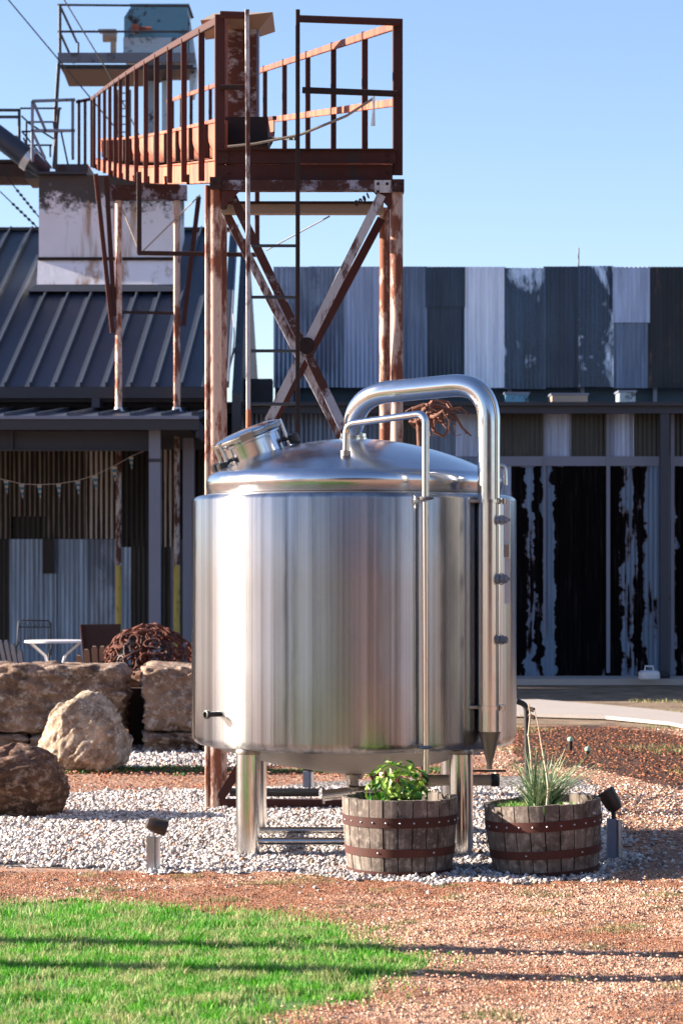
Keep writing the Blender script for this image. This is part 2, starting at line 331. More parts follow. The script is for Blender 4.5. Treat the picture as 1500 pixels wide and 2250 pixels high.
def ground():
    a = N('dirt'); p = a.pos('World'); n1 = a.noise(p, .9, 8, .65, .4); n2 = a.noise(p, 14, 8, .75); n3 = a.noise(p, 60, 4, .8)
    cc = a.mix(a.ramp(n1, [(.4,0),(.6,1)]), (.27,.10,.05), (.44,.25,.165)); cc = a.mix(a.ramp(n2, [(.42,0),(.62,1)]), cc, (.52,.33,.235)); cc = a.mix(a.ramp(n3, [(.35,1),(.5,0)]), cc, (.12,.04,.02))
    a.set(c=cc, r=.95); a.bump(a.math('ADD', n2, n3), .9, .03); M['dirt'] = a.m
    a = N('red_earth'); p = a.pos('World'); n2 = a.noise(p, 3, 9, .75); n3 = a.noise(p, 40, 4, .8)
    cc = a.mix(a.ramp(n2, [(.4,0),(.62,1)]), (.03,.009,.004), (.10,.03,.012)); a.set(c=a.mix(a.ramp(n3,[(.5,0),(.7,1)]), cc, (.16,.06,.028)), r=.95); a.bump(a.math('ADD', n2, n3), 1, .06); M['red_earth'] = a.m
    a = N('gravel_base'); p = a.pos('World'); v = a.voro(p, 28); n3 = a.noise(p, 3, 4)
    a.set(c=a.mix(a.ramp(v, [(.1,0),(.5,1)]), (.55,.52,.50), (.13,.11,.10)), r=.9); a.bump(v, .8, .02); M['gravel_base'] = a.m
    a = N('lawn'); p = a.pos('World'); n2 = a.noise(p, 22, 8, .75); a.set(c=a.mix(n2, (.03,.10,.012), (.14,.24,.05)), r=.95); a.bump(n2, .7, .03); M['lawn'] = a.m
    a = N('far_ground'); p = a.pos('World'); n2 = a.noise(p, 2.5, 9, .75); a.set(c=a.mix(a.ramp(n2,[(.38,0),(.64,1)]), (.10,.06,.035), (.27,.19,.12)), r=.95); a.bump(n2, .8, .04); M['far_ground'] = a.m
ground()
def inst(name, me, parent, mw):
    o = bpy.data.objects.new(name, me); col.objects.link(o)
    if parent: o.parent = parent; o.matrix_parent_inverse = INV(parent)
    o.matrix_basis = mw; return o
def struct(o): o['kind'] = 'structure'; return o
# ================================================================== GROUND
def sheet(name, pts, z, mat, jitter=0.0, kind='structure', seg=.25):
    out = []
    for i in range(len(pts)):
        a = Vector(pts[i]); b = Vector(pts[(i+1) % len(pts)]); n = max(1, int((b-a).length/seg)) if jitter else 1
        for k in range(n):
            p = a.lerp(b, k/n)
            if jitter: p += Vector((mnoise.noise((p.x*2.3, p.y*2.3, 3))*jitter, mnoise.noise((p.x*2.3, p.y*2.3, 9))*jitter*1.6))
            out.append((p.x, p.y, z))
    bm = bmesh.new(); vs = [bm.verts.new(p) for p in out]; f = bm.faces.new(vs); bmesh.ops.triangulate(bm, faces=[f]); bmesh.ops.recalc_face_normals(bm, faces=bm.faces)
    if bm.faces[:] and bm.faces[:][0].normal.z < 0: bmesh.ops.reverse_faces(bm, faces=bm.faces)
    me = bpy.data.meshes.new(name); bm.to_mesh(me); bm.free()
    o = mesh_obj(name, me, mat); o['kind'] = kind; return o
sheet('ground', [(-1200,-1200),(1200,-1200),(1200,1200),(-1200,1200)], 0, M['dirt'])
def gp(x, y): v = G(x, y); return (v.x, v.y)
gravel_poly = [(-6,12.6),gp(0,1898),gp(160,1912),gp(330,1918),gp(520,1925),gp(760,1935),gp(1000,1948),gp(1200,1948),gp(1320,1935),gp(1390,1900),gp(1360,1830),gp(1340,1760),gp(1290,1712),gp(1130,1706),gp(900,1712),gp(700,1722),gp(450,1738),gp(140,1745),(-7,17.6)]
sheet('gravel_bed', gravel_poly, .004, M['gravel_base'], .10)
back_gravel = [gp(-400,1668),gp(-400,1694),gp(120,1694),gp(460,1688),gp(800,1684),gp(800,1636),gp(300,1640)]
sheet('gravel_strip', back_gravel, .004, M['gravel_base'], .06)
lawn_poly = [(-6,7.0),(-6,12.1),gp(0,1990),gp(200,1986),gp(330,1993),gp(520,2012),gp(700,2036),gp(820,2068),gp(890,2096),gp(930,2116),gp(890,2142),gp(800,2185),gp(700,2215),gp(600,2252),gp(520,2330),gp(450,2500)]
sheet('lawn', lawn_poly, .004, M['lawn'], .10)
red_poly = [gp(1120,1600),gp(1300,1596),gp(1420,1606),gp(1520,1625),gp(1900,1660),gp(1900,1790),gp(1480,1735),gp(1300,1690),gp(1130,1680)]
sheet('mulch_bed', red_poly, .004, M['red_earth'], .12)
far_poly = [(-30,22.6),(-30,36),(40,36),(40,24.5),gp(1500,1612),gp(1350,1596),gp(1100,1592),gp(800,1600)]
sheet('yard', far_poly, .004, M['far_ground'])
o = MB().poly([(*gp(1060,1548),.02),(*gp(1180,1546),.02),(*gp(1290,1555),.02),(*gp(1420,1567),.02),(*gp(1560,1584),.02),(*gp(2300,1680),.02),(*gp(2300,1760),.02),(*gp(1560,1618),.02),(*gp(1470,1598),.02),(*gp(1330,1584),.02),(*gp(1060,1576),.02)], (0,0,.035)).build('path', M['concrete']); struct(o)
o = MB().box(-12, 16, 34.2, 35.19, .012, .10).build('pavement', M['concrete']); struct(o)
# --- scatter
def inside(poly, pts):
    x, y = pts[:,0], pts[:,1]; r = np.zeros(len(x), bool); n = len(poly); j = n-1
    for i in range(n):
        xi, yi = poly[i]; xj, yj = poly[j]
        c = ((yi > y) != (yj > y)) & (x < (xj-xi)*(y-yi)/(yj-yi+1e-12)+xi); r ^= c; j = i
    return r
def wob(p):
    return p+np.stack([np.sin(p[:,1]*7.1+p[:,0]*3.3)*.05+np.sin(p[:,0]*17)*.03, np.sin(p[:,0]*5.3)*.07+np.sin(p[:,0]*13.7+p[:,1]*4)*.05+np.sin(p[:,0]*29)*.03], 1)
def sample(poly, n, dmin, dmax, margin=.5, inv=False):
    y = np.sqrt(rng.uniform(dmin**2, dmax**2, n*2)); x = (rng.random(n*2)*2-1)*(.1425*y+margin)
    p = np.stack([x, y], 1)
    if poly is None: return p[:n]
    k = inside(poly, wob(p)); k = ~k if inv else k
    return p[k]
t_ = (1+5**.5)/2
ico_v = np.array([(-1,t_,0),(1,t_,0),(-1,-t_,0),(1,-t_,0),(0,-1,t_),(0,1,t_),(0,-1,-t_),(0,1,-t_),(t_,0,-1),(t_,0,1),(-t_,0,-1),(-t_,0,1)])/np.sqrt(1+t_*t_)
ico_f = np.array([(0,11,5),(0,5,1),(0,1,7),(0,7,10),(0,10,11),(1,5,9),(5,11,4),(11,10,2),(10,7,6),(7,1,8),(3,9,4),(3,4,2),(3,2,6),(3,6,8),(3,8,9),(4,9,5),(2,4,11),(6,2,10),(8,6,7),(9,8,1)])
octa_v = np.array([(1,0,0),(0,1,0),(-1,0,0),(0,-1,0),(0,0,1),(0,0,-1)], float); octa_f = np.array([(0,1,4),(1,2,4),(2,3,4),(3,0,4),(1,0,5),(2,1,5),(3,2,5),(0,3,5)])
def relief(x, y):
    return .012*max(0, mnoise.fractal((x*2.2, y*3.2, 1.7), .6, 2.1, 4)+.35)+.006*max(0, mnoise.noise((x*11, y*15, 5)))
def stones(name, p, smin, smax, mat, label, cat, z0=.004):
    n = len(p); s = smin+(smax-smin)*rng.random(n)**2
    bv, bf, m = octa_v, octa_f, 6
    v = bv[None]*(1+.22*rng.standard_normal((n,m,1)).clip(-1.5,1.5))+rng.normal(0,.16,(n,m,3))
    v = v*(s[:,None,None]*np.stack([rng.uniform(.75,1.25,n), rng.uniform(.75,1.25,n), rng.uniform(.45,.8,n)],1)[:,None,:])
    a = rng.random(n)*6.283; c, q = np.cos(a)[:,None], np.sin(a)[:,None]
    x = v[...,0]*c-v[...,1]*q; y = v[...,0]*q+v[...,1]*c; v = np.stack([x, y, v[...,2]], -1)
    tl = rng.normal(0,.35,n)[:,None]; v[...,2] += v[...,0]*tl
    v[...,0] += p[:,0,None]; v[...,1] += p[:,1,None]; v[...,2] += (z0+s*rng.uniform(.1,.9,n))[:,None]
    f = (bf[None]+np.arange(n)[:,None,None]*m).reshape(-1,3)
    o = np_mesh(name, v.reshape(-1,3), f, mat); return tag(o, label, cat, kind='stuff')
stones('gravel', np.concatenate([sample(gravel_poly, 72000, 12.7, 18.4)]), .009, .021, M['gravel'], 'pale crushed limestone gravel spread under the steel tank and barrels', 'gravel')
pb = sample(back_gravel, 30000, 19.6, 24, .3); stones('gravel', pb[:14000], .012, .028, M['gravel'], 'strip of pale gravel along the foot of the block wall', 'gravel')
px_ = sample(gravel_poly, 16000, 12.3, 18.6, .5, True); yy = px_[:,1]; keep = rng.random(len(px_)) < np.where(px_[:,0] > 1.2, .30, .07)
keep &= (yy > 12.45)
stones('loose_stones', px_[keep], .007, .018, M['gravel'], 'scattered stray stones on the dirt around the gravel bed', 'stones')
def grains(name, p, s0, s1, mat, label, cat, z0=.004):
    n = len(p); s = rng.uniform(s0, s1, n); t = np.array([(1,0,-.3),(-.5,.87,-.3),(-.5,-.87,-.3),(0,0,.8)])
    v = (t[None]+rng.normal(0,.28,(n,4,3)))*s[:,None,None]; a = rng.random(n)*6.283; c, q = np.cos(a)[:,None], np.sin(a)[:,None]
    x = v[...,0]*c-v[...,1]*q+p[:,0,None]; y = v[...,0]*q+v[...,1]*c+p[:,1,None]
    hz = np.array([relief(a_, b_) for a_, b_ in p]) if z0 < .01 else 0*s
    z = v[...,2]*.7+(z0+hz+s*.25)[:,None]
    f = (np.array([(0,1,3),(1,2,3),(2,0,3),(0,2,1)])[None]+np.arange(n)[:,None,None]*4).reshape(-1,3)
    return tag(np_mesh(name, np.stack([x,y,z],-1).reshape(-1,3), f, mat), label, cat, kind='stuff')
def chips(name, p, s0, s1, mat, label, cat, z0=.004, lift=.01):
    n = len(p); L = rng.uniform(s0, s1, n); Wd = L*rng.uniform(.25,.7,n); a = rng.random(n)*6.283; tz = rng.normal(0,.4,n); tx = rng.normal(0,.3,n)
    base = np.array([(-1,-1),(1,-.8),(.8,1),(-1,.7)])*.5
    lx = base[None,:,0]*L[:,None]; ly = base[None,:,1]*Wd[:,None]
    x = lx*np.cos(a)[:,None]-ly*np.sin(a)[:,None]; y = lx*np.sin(a)[:,None]+ly*np.cos(a)[:,None]
    z = z0+lift*rng.random(n)[:,None]+np.abs(lx*tz[:,None]+ly*tx[:,None])+.002
    v = np.stack([x+p[:,0,None], y+p[:,1,None], z], -1)
    top = v.copy(); top[...,2] += .004
    vv = np.concatenate([v, top], 1).reshape(-1,3)
    fb = np.array([(4,5,6,7),(0,1,5,4),(1,2,6,5),(2,3,7,6),(3,0,4,7)])
    f = (fb[None]+np.arange(n)[:,None,None]*8).reshape(-1,4)
    return tag(np_mesh(name, vv, f, mat), label, cat, kind='stuff')
notlawn = lambda p: p[~inside(lawn_poly, wob(p))]
def nf(p, s, o): return np.array([mnoise.noise((a*s, b*s*1.6, o)) for a, b in p])
pc = notlawn(sample(gravel_poly, 150000, 8.6, 13.3, .3, True)); kn = nf(pc, 1.1, 1.0)+.35*nf(pc, 3.3, 7.0)+.05*(pc[:,0])+rng.normal(0,.13,len(pc))
red_band = (pc[:,1] > 11.9) & (pc[:,0] < .6)
kr = (kn < -.13) | (red_band & (kn < .40))
pc2 = pc[~kr]; chips('leaf_litter', pc2[:2600], .008, .020, M['chips'], 'scattered larger tan leaf litter on the peach coloured dirt', 'leaf litter', .014); grains('wood_chips', pc2, .003, .0075, M['chips'], 'fine peach tan wood grit covering the near dirt', 'wood grit')
pc1 = pc[kr]; grains('bark_mulch', pc1, .003, .0075, M['chips_red'], 'reddish brown mulch between the lawn and the gravel', 'mulch')
pd = sample(None, 26000, 14.2, 25, .3); pd = pd[(pd[:,0] > 1.25) & ~inside(gravel_poly, wob(pd))]
inr = inside(red_poly, pd)
chips('bark_mulch', pd[inr], .012, .04, M['chips_dark'], 'dark red mulch bed beside the concrete path', 'mulch', lift=.03)
chips('wood_chips', pd[~inr], .012, .035, M['chips'], 'pale wood chips on the dirt right of the second barrel', 'wood chips')
pe = sample(None, 9000, 17.4, 22, .3); pe = pe[(pe[:,0] < 1.2) & ~inside(gravel_poly, wob(pe)) & ~inside(back_gravel, wob(pe))]
chips('bark_mulch', pe, .012, .035, M['chips_red'], 'band of orange brown mulch behind the tank and boulders', 'mulch')
def blades(name, p, h0, h1, w, mat, label, cat, z0=.004):
    n = len(p); h = rng.uniform(h0, h1, n); a = rng.random(n)*6.283; bd = rng.uniform(.1,.9,n)*h; ba = rng.random(n)*6.283; ww = w*rng.uniform(.6,1.3,n)
    dx, dy = np.cos(a)*ww, np.sin(a)*ww; bx, by = np.cos(ba)*bd, np.sin(ba)*bd; x, y = p[:,0], p[:,1]; z = np.full(n, z0)
    v = np.stack([np.stack([x-dx,y-dy,z],1), np.stack([x+dx,y+dy,z],1), np.stack([x+dx*.6+bx*.4,y+dy*.6+by*.4,z+h*.6],1), np.stack([x-dx*.6+bx*.4,y-dy*.6+by*.4,z+h*.6],1), np.stack([x+bx,y+by,z+h],1)], 1).reshape(-1,3)
    f = (np.array([(0,1,2),(0,2,3),(3,2,4)])[None]+np.arange(n)[:,None,None]*5).reshape(-1,3)
    return tag(np_mesh(name, v, f, mat), label, cat, kind='stuff')
pg = sample(lawn_poly, 150000, 8.5, 12.6, .3); kk = nf(pg[::1], 2.2, 4.0)
pg = pg[(kk > -.22) | (rng.random(len(pg)) < .22)]
eg_ = ~inside(lawn_poly, pg*1.0+np.stack([nf(pg,3.5,21.0)*.5+.10, nf(pg,3.5,31.0)*.6+.12],1)); pg = pg[~(eg_ & (rng.random(len(pg)) < .7))]
ed_ = (pg[:,0]*.9+(12.0-pg[:,1])*.25 > .75) & (rng.random(len(pg)) < .6); pg = pg[~ed_]
blades('grass', pg, .012, .040, .0021, M['grass'], 'bright green lawn grass in the lower left foreground', 'grass')
pj = pg[rng.integers(0,len(pg),60000)]+rng.normal(0,.13,(60000,2)); pj = notlawn(pj); pj = pj[pj[:,1] < 12.6]
blades('grass', pj, .010, .035, .0022, M['grass'], 'sparse grass thinning out round the edge of the lawn', 'grass', .010)
k2_ = nf(pg[:40000], 5.0, 2.0) > .25
blades('grass', pg[:40000][k2_], .03, .058, .0024, M['grass'], 'taller clumps of bright grass within the foreground lawn', 'grass')
gx_, gy_ = 210, 250; X0, X1, Y0, Y1 = -2.4, 2.4, 8.3, 13.4; vs = []; fs = []
for j in range(gy_+1):
    for i in range(gx_+1):
        x = X0+(X1-X0)*i/gx_; y = Y0+(Y1-Y0)*j/gy_; vs.append((x, y, .006+relief(x, y)))
cen = np.array([(X0+(X1-X0)*(i+.5)/gx_, Y0+(Y1-Y0)*(j+.5)/gy_) for j in range(gy_) for i in range(gx_)])
bad = inside(lawn_poly, wob(cen)) | inside(gravel_poly, wob(cen))
fs = [(j*(gx_+1)+i, j*(gx_+1)+i+1, (j+1)*(gx_+1)+i+1, (j+1)*(gx_+1)+i) for j in range(gy_) for i in range(gx_) if not bad[j*gx_+i]]
o = MB().add(vs, fs).build('dirt_ground', M['dirt'], None, 80); struct(o)
# sparse edge grass, tufts in the dirt and a strip behind the tank
pt = notlawn(sample(gravel_poly, 50000, 8.6, 13.3, .3, True)); kt = nf(pt, 2.6, 12.0); pt = pt[(kt > .36) | (rng.random(len(pt)) < .03)]
blades('grass_tufts', pt, .010, .034, .0022, M['dry_grass'], 'thin dry grass tufts growing through the wood chips', 'grass')
ps = sample(None, 60000, 18.7, 20.6, .3); ks = nf(ps, 2.0, 5.0)+np.where(np.abs(ps[:,1]-20.0) < .26, .22, -.45); ps = ps[(ks > .12) & (ps[:,0] < 1.6)]
blades('grass', ps[:9000], .012, .035, .004, M['dark_grass'], 'narrow patchy strip of dark green grass behind the steel tank', 'grass')
pf = sample(None, 60000, 18, 31, .3); kf = nf(pf, .8, 8.0); pf = pf[(kf > .22) & (pf[:,0] > 1.4)]
blades('grass_tufts', pf[:9000], .02, .06, .004, M['dry_grass'], 'sparse grass beside the concrete path', 'grass')
# ================================================================== RIGHT BUILDING
def corr_mesh(w, h, pitch=.068, amp=.010, seg=6):
    n = max(4, int(round(w/pitch*seg))); vs = []; fs = []
    for z in (0, h):
        for i in range(n+1):
            x = w*i/n; vs.append((x, -amp*math.cos(2*math.pi*x/pitch), z))
    fs = [(i, i+1, n+2+i, n+1+i) for i in range(n)]
    me = bpy.data.meshes.new('sheet'); me.from_pydata(vs, [], fs); me.shade_smooth(); return me
_cm = {}
def panel(parent, x0, x1, z0, z1, y, mat, pitch=.068, amp=.010, name='wall_panel'):
    wv = max(pitch, round((x1-x0)/(pitch/2)+.6)*(pitch/2)); k = (round(wv,3), round(z1-z0,3), mat, pitch, amp)
    if k not in _cm: me = corr_mesh(wv, z1-z0, pitch, amp); me.materials.append(M[mat]); _cm[k] = me
    o = inst(name, _cm[k], parent, Matrix.Translation((x0, y+random.uniform(-.006, .006), z0)))
    return o
D = 35.2
shed = empty('warehouse', (4, D, 0), 'long low warehouse clad in patched corrugated metal sheets peeling black tar', 'building')
b = MB(); b.box(X(440,D), 16, D+.05, D+9, .0, Z(892,D)).build('wall', M['dark_void'], shed)
px0, px1 = 1105, 1560
xs0, xs1 = X(px0, D), X(px1, D)
def sp(x): return (x-px0)/(px1-px0)
tarred('tar_sheet', [(0,.25),(sp(1122),.35),(sp(1130),.80),(sp(1150),.78),(sp(1156),.36),(sp(1170),.36),(sp(1176),.75),(sp(1188),.75),(sp(1193),.0),(sp(1212),.0),(sp(1220),.9),(sp(1290),1),(sp(1328),.9),(sp(1345),.85),(sp(1362),.72),(sp(1368),.44),(sp(1392),.42),(sp(1398),.66),(sp(1412),.6),(sp(1420),.2),(sp(1445),.2),(sp(1478),.3),(sp(1486),.9),(1,.9)], xs0, xs1, zt=Z(1012,D))
ztop, zmid, zlow = Z(898,D), Z(1003,D), .10
for a, b_, mt in ((925,1000,'galv_mid'),(1000,1070,'galv_pale'),(1070,1130,'olive_sheet'),(1130,1192,'olive_sheet'),(1192,1250,'galv_pale'),(1250,1330,'olive_sheet'),(1340,1387,'galv_pale'),(1387,1445,'olive_sheet'),(1445,1500,'olive_sheet'),(1500,1580,'olive_sheet'),(885,925,'olive_sheet'),(800,885,'galv_mid'),(720,800,'galv_streak'),(650,720,'galv_mid'),(580,650,'galv_streak'),(510,580,'galv_mid'),(440,510,'galv_blue')):
    panel(shed, X(a,D), X(b_,D), zmid, ztop, D, mt)
for a, b_, mt in ((1080,1122,'galv_pale'),(1122,1193,'tar_sheet'),(1193,1222,'tar_sheet'),(1222,1280,'tar_sheet'),(1280,1340,'tar_sheet'),(1340,1400,'tar_sheet'),(1400,1450,'tar_sheet'),(1450,1530,'tar_sheet'),(1530,1600,'tar_sheet'),(1010,1080,'galv_mid'),(930,1010,'galv_streak'),(850,930,'galv_mid'),(770,850,'galv_streak'),(690,770,'galv_mid'),(610,690,'galv_pale'),(530,610,'galv_mid'),(440,530,'galv_blue')):
    panel(shed, X(a,D), X(b_,D), zlow, zmid-.005, D-.012, mt)
for k in range(14): panel(shed, X(1600,D)+k*.56, X(1600,D)+k*.56+.55, zlow, ztop, D, random.choice(['galv_mid','galv_streak','galv_pale']))
b = MB(); b.box(X(1070,D), X(1620,D), D-.055, D-.035, Z(1024,D), Z(1003,D)).build('band', M['galv_pale'] if 0 else M['trim_light'], shed)
for a, c in ((1330,1338),(1192,1197)):
    MB().box(X(a,D), X(c,D), D-.075, D-.057, Z(1478 if a==1330 else 1400,D), ztop).build('batten', M['trim_light'], shed)
o = MB().box(X(1447,D-.3), X(1467,D-.3), D-.42, D-.28, .1, Z(908,D-.3)).build('post', M['trim_blue'], shed)
ds = MB().box(X(1470,D), X(1478,D), D-.12, D-.06, .12, Z(908,D)).build('downspout', M['trim_light'], shed)
# fascia, gutter and flat roof
b = MB(); yf = D-.45; b.box(X(480,yf), 16, yf, yf+.12, Z(908,yf), Z(890,yf)).build('fascia', M['trim_blue'], shed)
b = MB(); b.box(X(480,yf), 16, yf-.09, yf-.002, Z(892,yf), Z(884,yf)); b.build('gutter', M['roof_trim'], shed)
MB().box(X(480,yf), 16, yf+.002, D+9, Z(889.5,yf), Z(887,yf)).build('roof', M['grey_steel'], shed)
# parapet screen
DS = 37.6; zt_, zb_ = Z(586,DS), Z(852,DS)
scr = [(601,680,'galv_streak'),(680,755,'galv_streak'),(755,833,'galv_pale'),(833,885,'galv_mid'),(885,935,'galv_mid'),(935,1020,'galv_blue'),(1020,1107,'galv_white'),(1107,1193,'galv_blue_patch'),(1193,1270,'galv_blue'),(1270,1345,'galv_blue_patch'),(1345,1423,'galv_mid'),(1423,1500,'galv_rust'),(1500,1580,'galv_blue'),(1580,1660,'galv_mid'),(1660,1740,'galv_streak')]
for i, (a, b_, mt) in enumerate(scr):
    xa, xb = X(a,DS), X(b_,DS); dz = random.uniform(-.02,.02)
    if i in (5, 10):                      # these two are lapped from two sheets
        zz = Z(668 if i == 5 else 702, DS)
        panel(shed, xa, xb, zb_+dz, zz, DS+.01, mt, name='screen_panel'); panel(shed, xa, xb, zz-.05, zt_+dz, DS-.012, 'galv_pale' if i == 10 else mt, name='screen_panel')
    else: panel(shed, xa, xb, zb_+dz, zt_+dz, DS, mt, name='screen_panel')
fr = MB()
for z in (zb_+.12, (zb_+zt_)/2, zt_-.15): fr.box(X(603,DS), X(1740,DS), DS+.03, DS+.10, z, z+.07)
for x in range(640, 1740, 160): fr.box(X(x,DS)-.03, X(x,DS)+.03, DS+.10, DS+.16, Z(889,DS), zt_-.05)
fr.build('screen_frame', M['grey_steel'], shed)
MB().box(X(603,DS), X(1740,DS), DS+.3, DS+.4, Z(889,DS), zb_+.25).build('kerb_wall', M['teal_dark'], shed)
# things on the flat roof in the slot under the screen
zr = Z(887, yf)
def roofbox(name, x0, x1, y0, y1, d, dep, mat, label, cat, lid=True):
    z0 = max(zr, Z(y1, d)); e = empty(name, (X((x0+x1)/2,d), d, z0), label, cat)
    MB().box(X(x0,d), X(x1,d), d, d+dep, z0, Z(y0,d)).build('body', mat, e)
    if lid: MB().box(X(x0,d)-.02, X(x1,d)+.02, d-.02, d+dep+.02, Z(y0,d)+.001, Z(y0,d)+.03).build('lid', M['trim_light'], e)
    return e
ac = roofbox('roof_unit', 535, 598, 832, 884, 36.4, .5, M['dark_frame'], 'dark boxy ventilation unit on the roof behind the ladder', 'roof unit', False)
MB().cyl((X(552,36.4),36.39,Z(858,36.4)), (X(552,36.4),36.36,Z(858,36.4)), .12).build('fan_grille', M['black_metal'], ac)
roofbox('roof_curb', 1212, 1290, 868, 884, 36.5, .7, M['beige_paint'], 'low tan roof curb in the slot under the metal screen', 'roof box')
roofbox('skylight', 1360, 1395, 862, 884, 36.2, .5, M['teal_paint'], 'small pale box with a lid on the roof edge at right', 'roof box')
roofbox('conduit_box', 1110, 1160, 866, 884, 36.3, .3, M['blue_paint'], 'small blue box on the roof right of the steel pipe bend', 'roof box')
an = MB().cyl((X(1270,DS+.2),DS+.2,Z(889,DS)), (X(1270,DS+.2),DS+.2,Z(541,DS)), .012).build('antenna', M['grey_steel']); tag(an, 'thin metal antenna rod above the corrugated parapet', 'antenna')
# ================================================================== LEFT BUILDING
lb = empty('porch_building', (-5, 34.6, 0), 'workshop with blue grey standing seam roof and open front porch', 'building')
rd = Vector((210/F, 1, .48)); E0 = lambda px: Vector((X(px,34), 34, 4.23))
def roofpt(px, t, up=0): return E0(px)+rd*t+Vector((0,-.43,.9))*up
TT = 6.49
# roof pans between the seams, cut at the right by the rake
xs = [-1130+ k*93 for k in range(0, 18)]
xs = [x for x in [(-520+61*k) for k in range(-6, 20)]]
def rakeclip(px):                        # how far up the slope this seam runs before the rake cuts it
    lo = TT
    t = 0
    while t < TT:
        p = roofpt(px, t); sx = 750+p.x/p.y*F
        lim = 487+(509-487)*t/TT
        if sx > lim: return t
        t += .05
    return TT
seams = [13+k*55.3 for k in range(-12, 9)]+[487]
for i in range(len(seams)-1):
    a, c = seams[i], seams[i+1]; ta, tc = rakeclip(a), rakeclip(c)
    MB().poly([roofpt(a,0), roofpt(c,0), roofpt(c,max(tc,.02)), roofpt(a,max(ta,.02))], (0,.01,-.03)).build('roof_pan', M['roof_metal'], lb, 0)
    if ta > .1:
        s_ = MB(); s_.bar(roofpt(a,0,.03), roofpt(a,ta,.03), .03, .075); s_.build('seam', M['roof_metal'], lb, 0)
ra, rb_ = roofpt(487,0), None
tr = [Vector((X(487,34),34,4.23)), Vector((X(510,40.5),40.5,7.36))]
MB().bar(tr[0]+Vector((.02,0,0)), tr[1]+Vector((.02,0,0)), .10, .16).build('rake_trim', M['trim_blue'], lb)
MB().bar(tr[0]+Vector((.09,0,.03)), tr[1]+Vector((.09,0,.03)), .03, .10).build('rake_flashing', M['trim_light'], lb)
MB().bar(Vector((-12,40.5,7.35)), tr[1]+Vector((.03,0,-.01)), .22, .06).build('ridge_cap', M['trim_blue'], lb)
gb = MB(); gx = tr[0].x+.14
gb.poly([(gx,34.1,2.9),(gx,34.1,4.14),(tr[1].x+.16,40.5,7.2),(tr[1].x+.16,47,4.2),(tr[1].x+.16,47,.1),(gx,34.1,.1)], (.12,0,0)); gb.build('gable_wall', M['dark_steel'], lb)
cb = MB().tube(bend([P(512,690,36), P(518,760,36), P(505,800,36), P(502,850,35.2)], .3), .012, 6).build('cable', M['white_metal'], lb)
gy = 33.92; MB().box(-13, X(452,gy), gy-.12, gy, Z(876,gy), Z(852,gy)).build('gutter', M['roof_trim'], lb)
MB().box(-13, X(487,34.2), 34.06, 34.2, Z(884,34.1), Z(868,34.1)).build('soffit', M['dark_frame'], lb)
MB().box(-13, X(470,34.55), 34.5, 34.6, Z(988,34.6), Z(876,34.6)).build('clerestory_wall', M['trim_blue'], lb)
for py in (884, 895): MB().box(-13, X(468,34.4), 34.47, 34.497, Z(py+2,34.45), Z(py,34.45)).build('siding_joint', M['dark_frame'], lb)
bx = MB(); bx.box(X(204,33.95), X(221,33.95), 33.8, 34.45, Z(897,33.95), Z(876.5,33.95)); bx.build('outlet', M['trim_blue'], lb)
# porch roof
A = 31.5; zg = Z(914, A); zw = zg+.09*3
pr = MB(); pr.poly([(-13,A,zg),(X(436,A),A,zg),(X(436,A),34.49,zw),(-13,34.49,zw)], (0,0,-.05)); pr.build('porch_roof', M['roof_metal'], lb, 0)
for px in range(-560, 437, 69):
    x = X(px+ 20, A); MB().bar((x,A,zg+.02), (x+.12,34.45,zw+.02), .035, .05).build('seam', M['roof_metal'], lb, 0)
MB().box(-13, X(437,A-.1), A-.13, A-.002, Z(922,A), Z(915,A)).build('gutter', M['trim_light'], lb)
MB().box(-13, X(437,A-.1), A-.10, A-.002, Z(945,A), Z(922.5,A)).build('fascia', M['roof_trim'], lb)
MB().box(X(437,A)-.04, X(437,A)-.001, A+.001, 34.4, zg-.28, zg-.06).build('fascia', M['roof_trim'], lb)
MB().box(X(421,A-.1), X(434,A-.1), A-.10, A-.0, Z(914,A), Z(904,A)).build('gutter_end', M['trim_blue'], lb)
bm_ = MB(); bd = 31.95; bm_.box(-13, X(330,bd), bd, bd+.05, Z(988,bd), Z(948,bd)); bm_.box(-13, X(330,bd), bd-.07, bd+.12, Z(990,bd), Z(988,bd)); bm_.build('porch_beam', M['trim_blue'], lb)
MB().box(X(25,bd), X(30,bd), bd-.06, bd-.001, Z(988,bd), Z(946,bd)).build('stiffener', M['trim_blue'], lb)
pp = MB(); pp.box(X(328,31.75), X(353,31.75), 31.7, 31.86, 0, zg-.07); p1 = pp.build('porch_post', M['trim_light'], lb)
MB().box(X(327.5,31.7), X(353.5,31.7), 31.685, 31.87, Z(1015,31.7), Z(1008,31.7)).build('strap', M['roof_trim'], p1)
MB().box(X(403,34), X(427,34), 33.9, 34.05, 0, zw-.1).build('porch_post', M['trim_light'], lb)
for k, (x) in enumerate((-700,-250)): MB().box(X(x,31.75), X(x+25,31.75), 31.7, 31.86, 0, zg-.07).build('porch_post', M['trim_light'], lb)
MB().box(-13, X(437,34), A+.15, 34.4, zg-.16, zg-.12).build('porch_ceiling', M['dark_void'], lb)
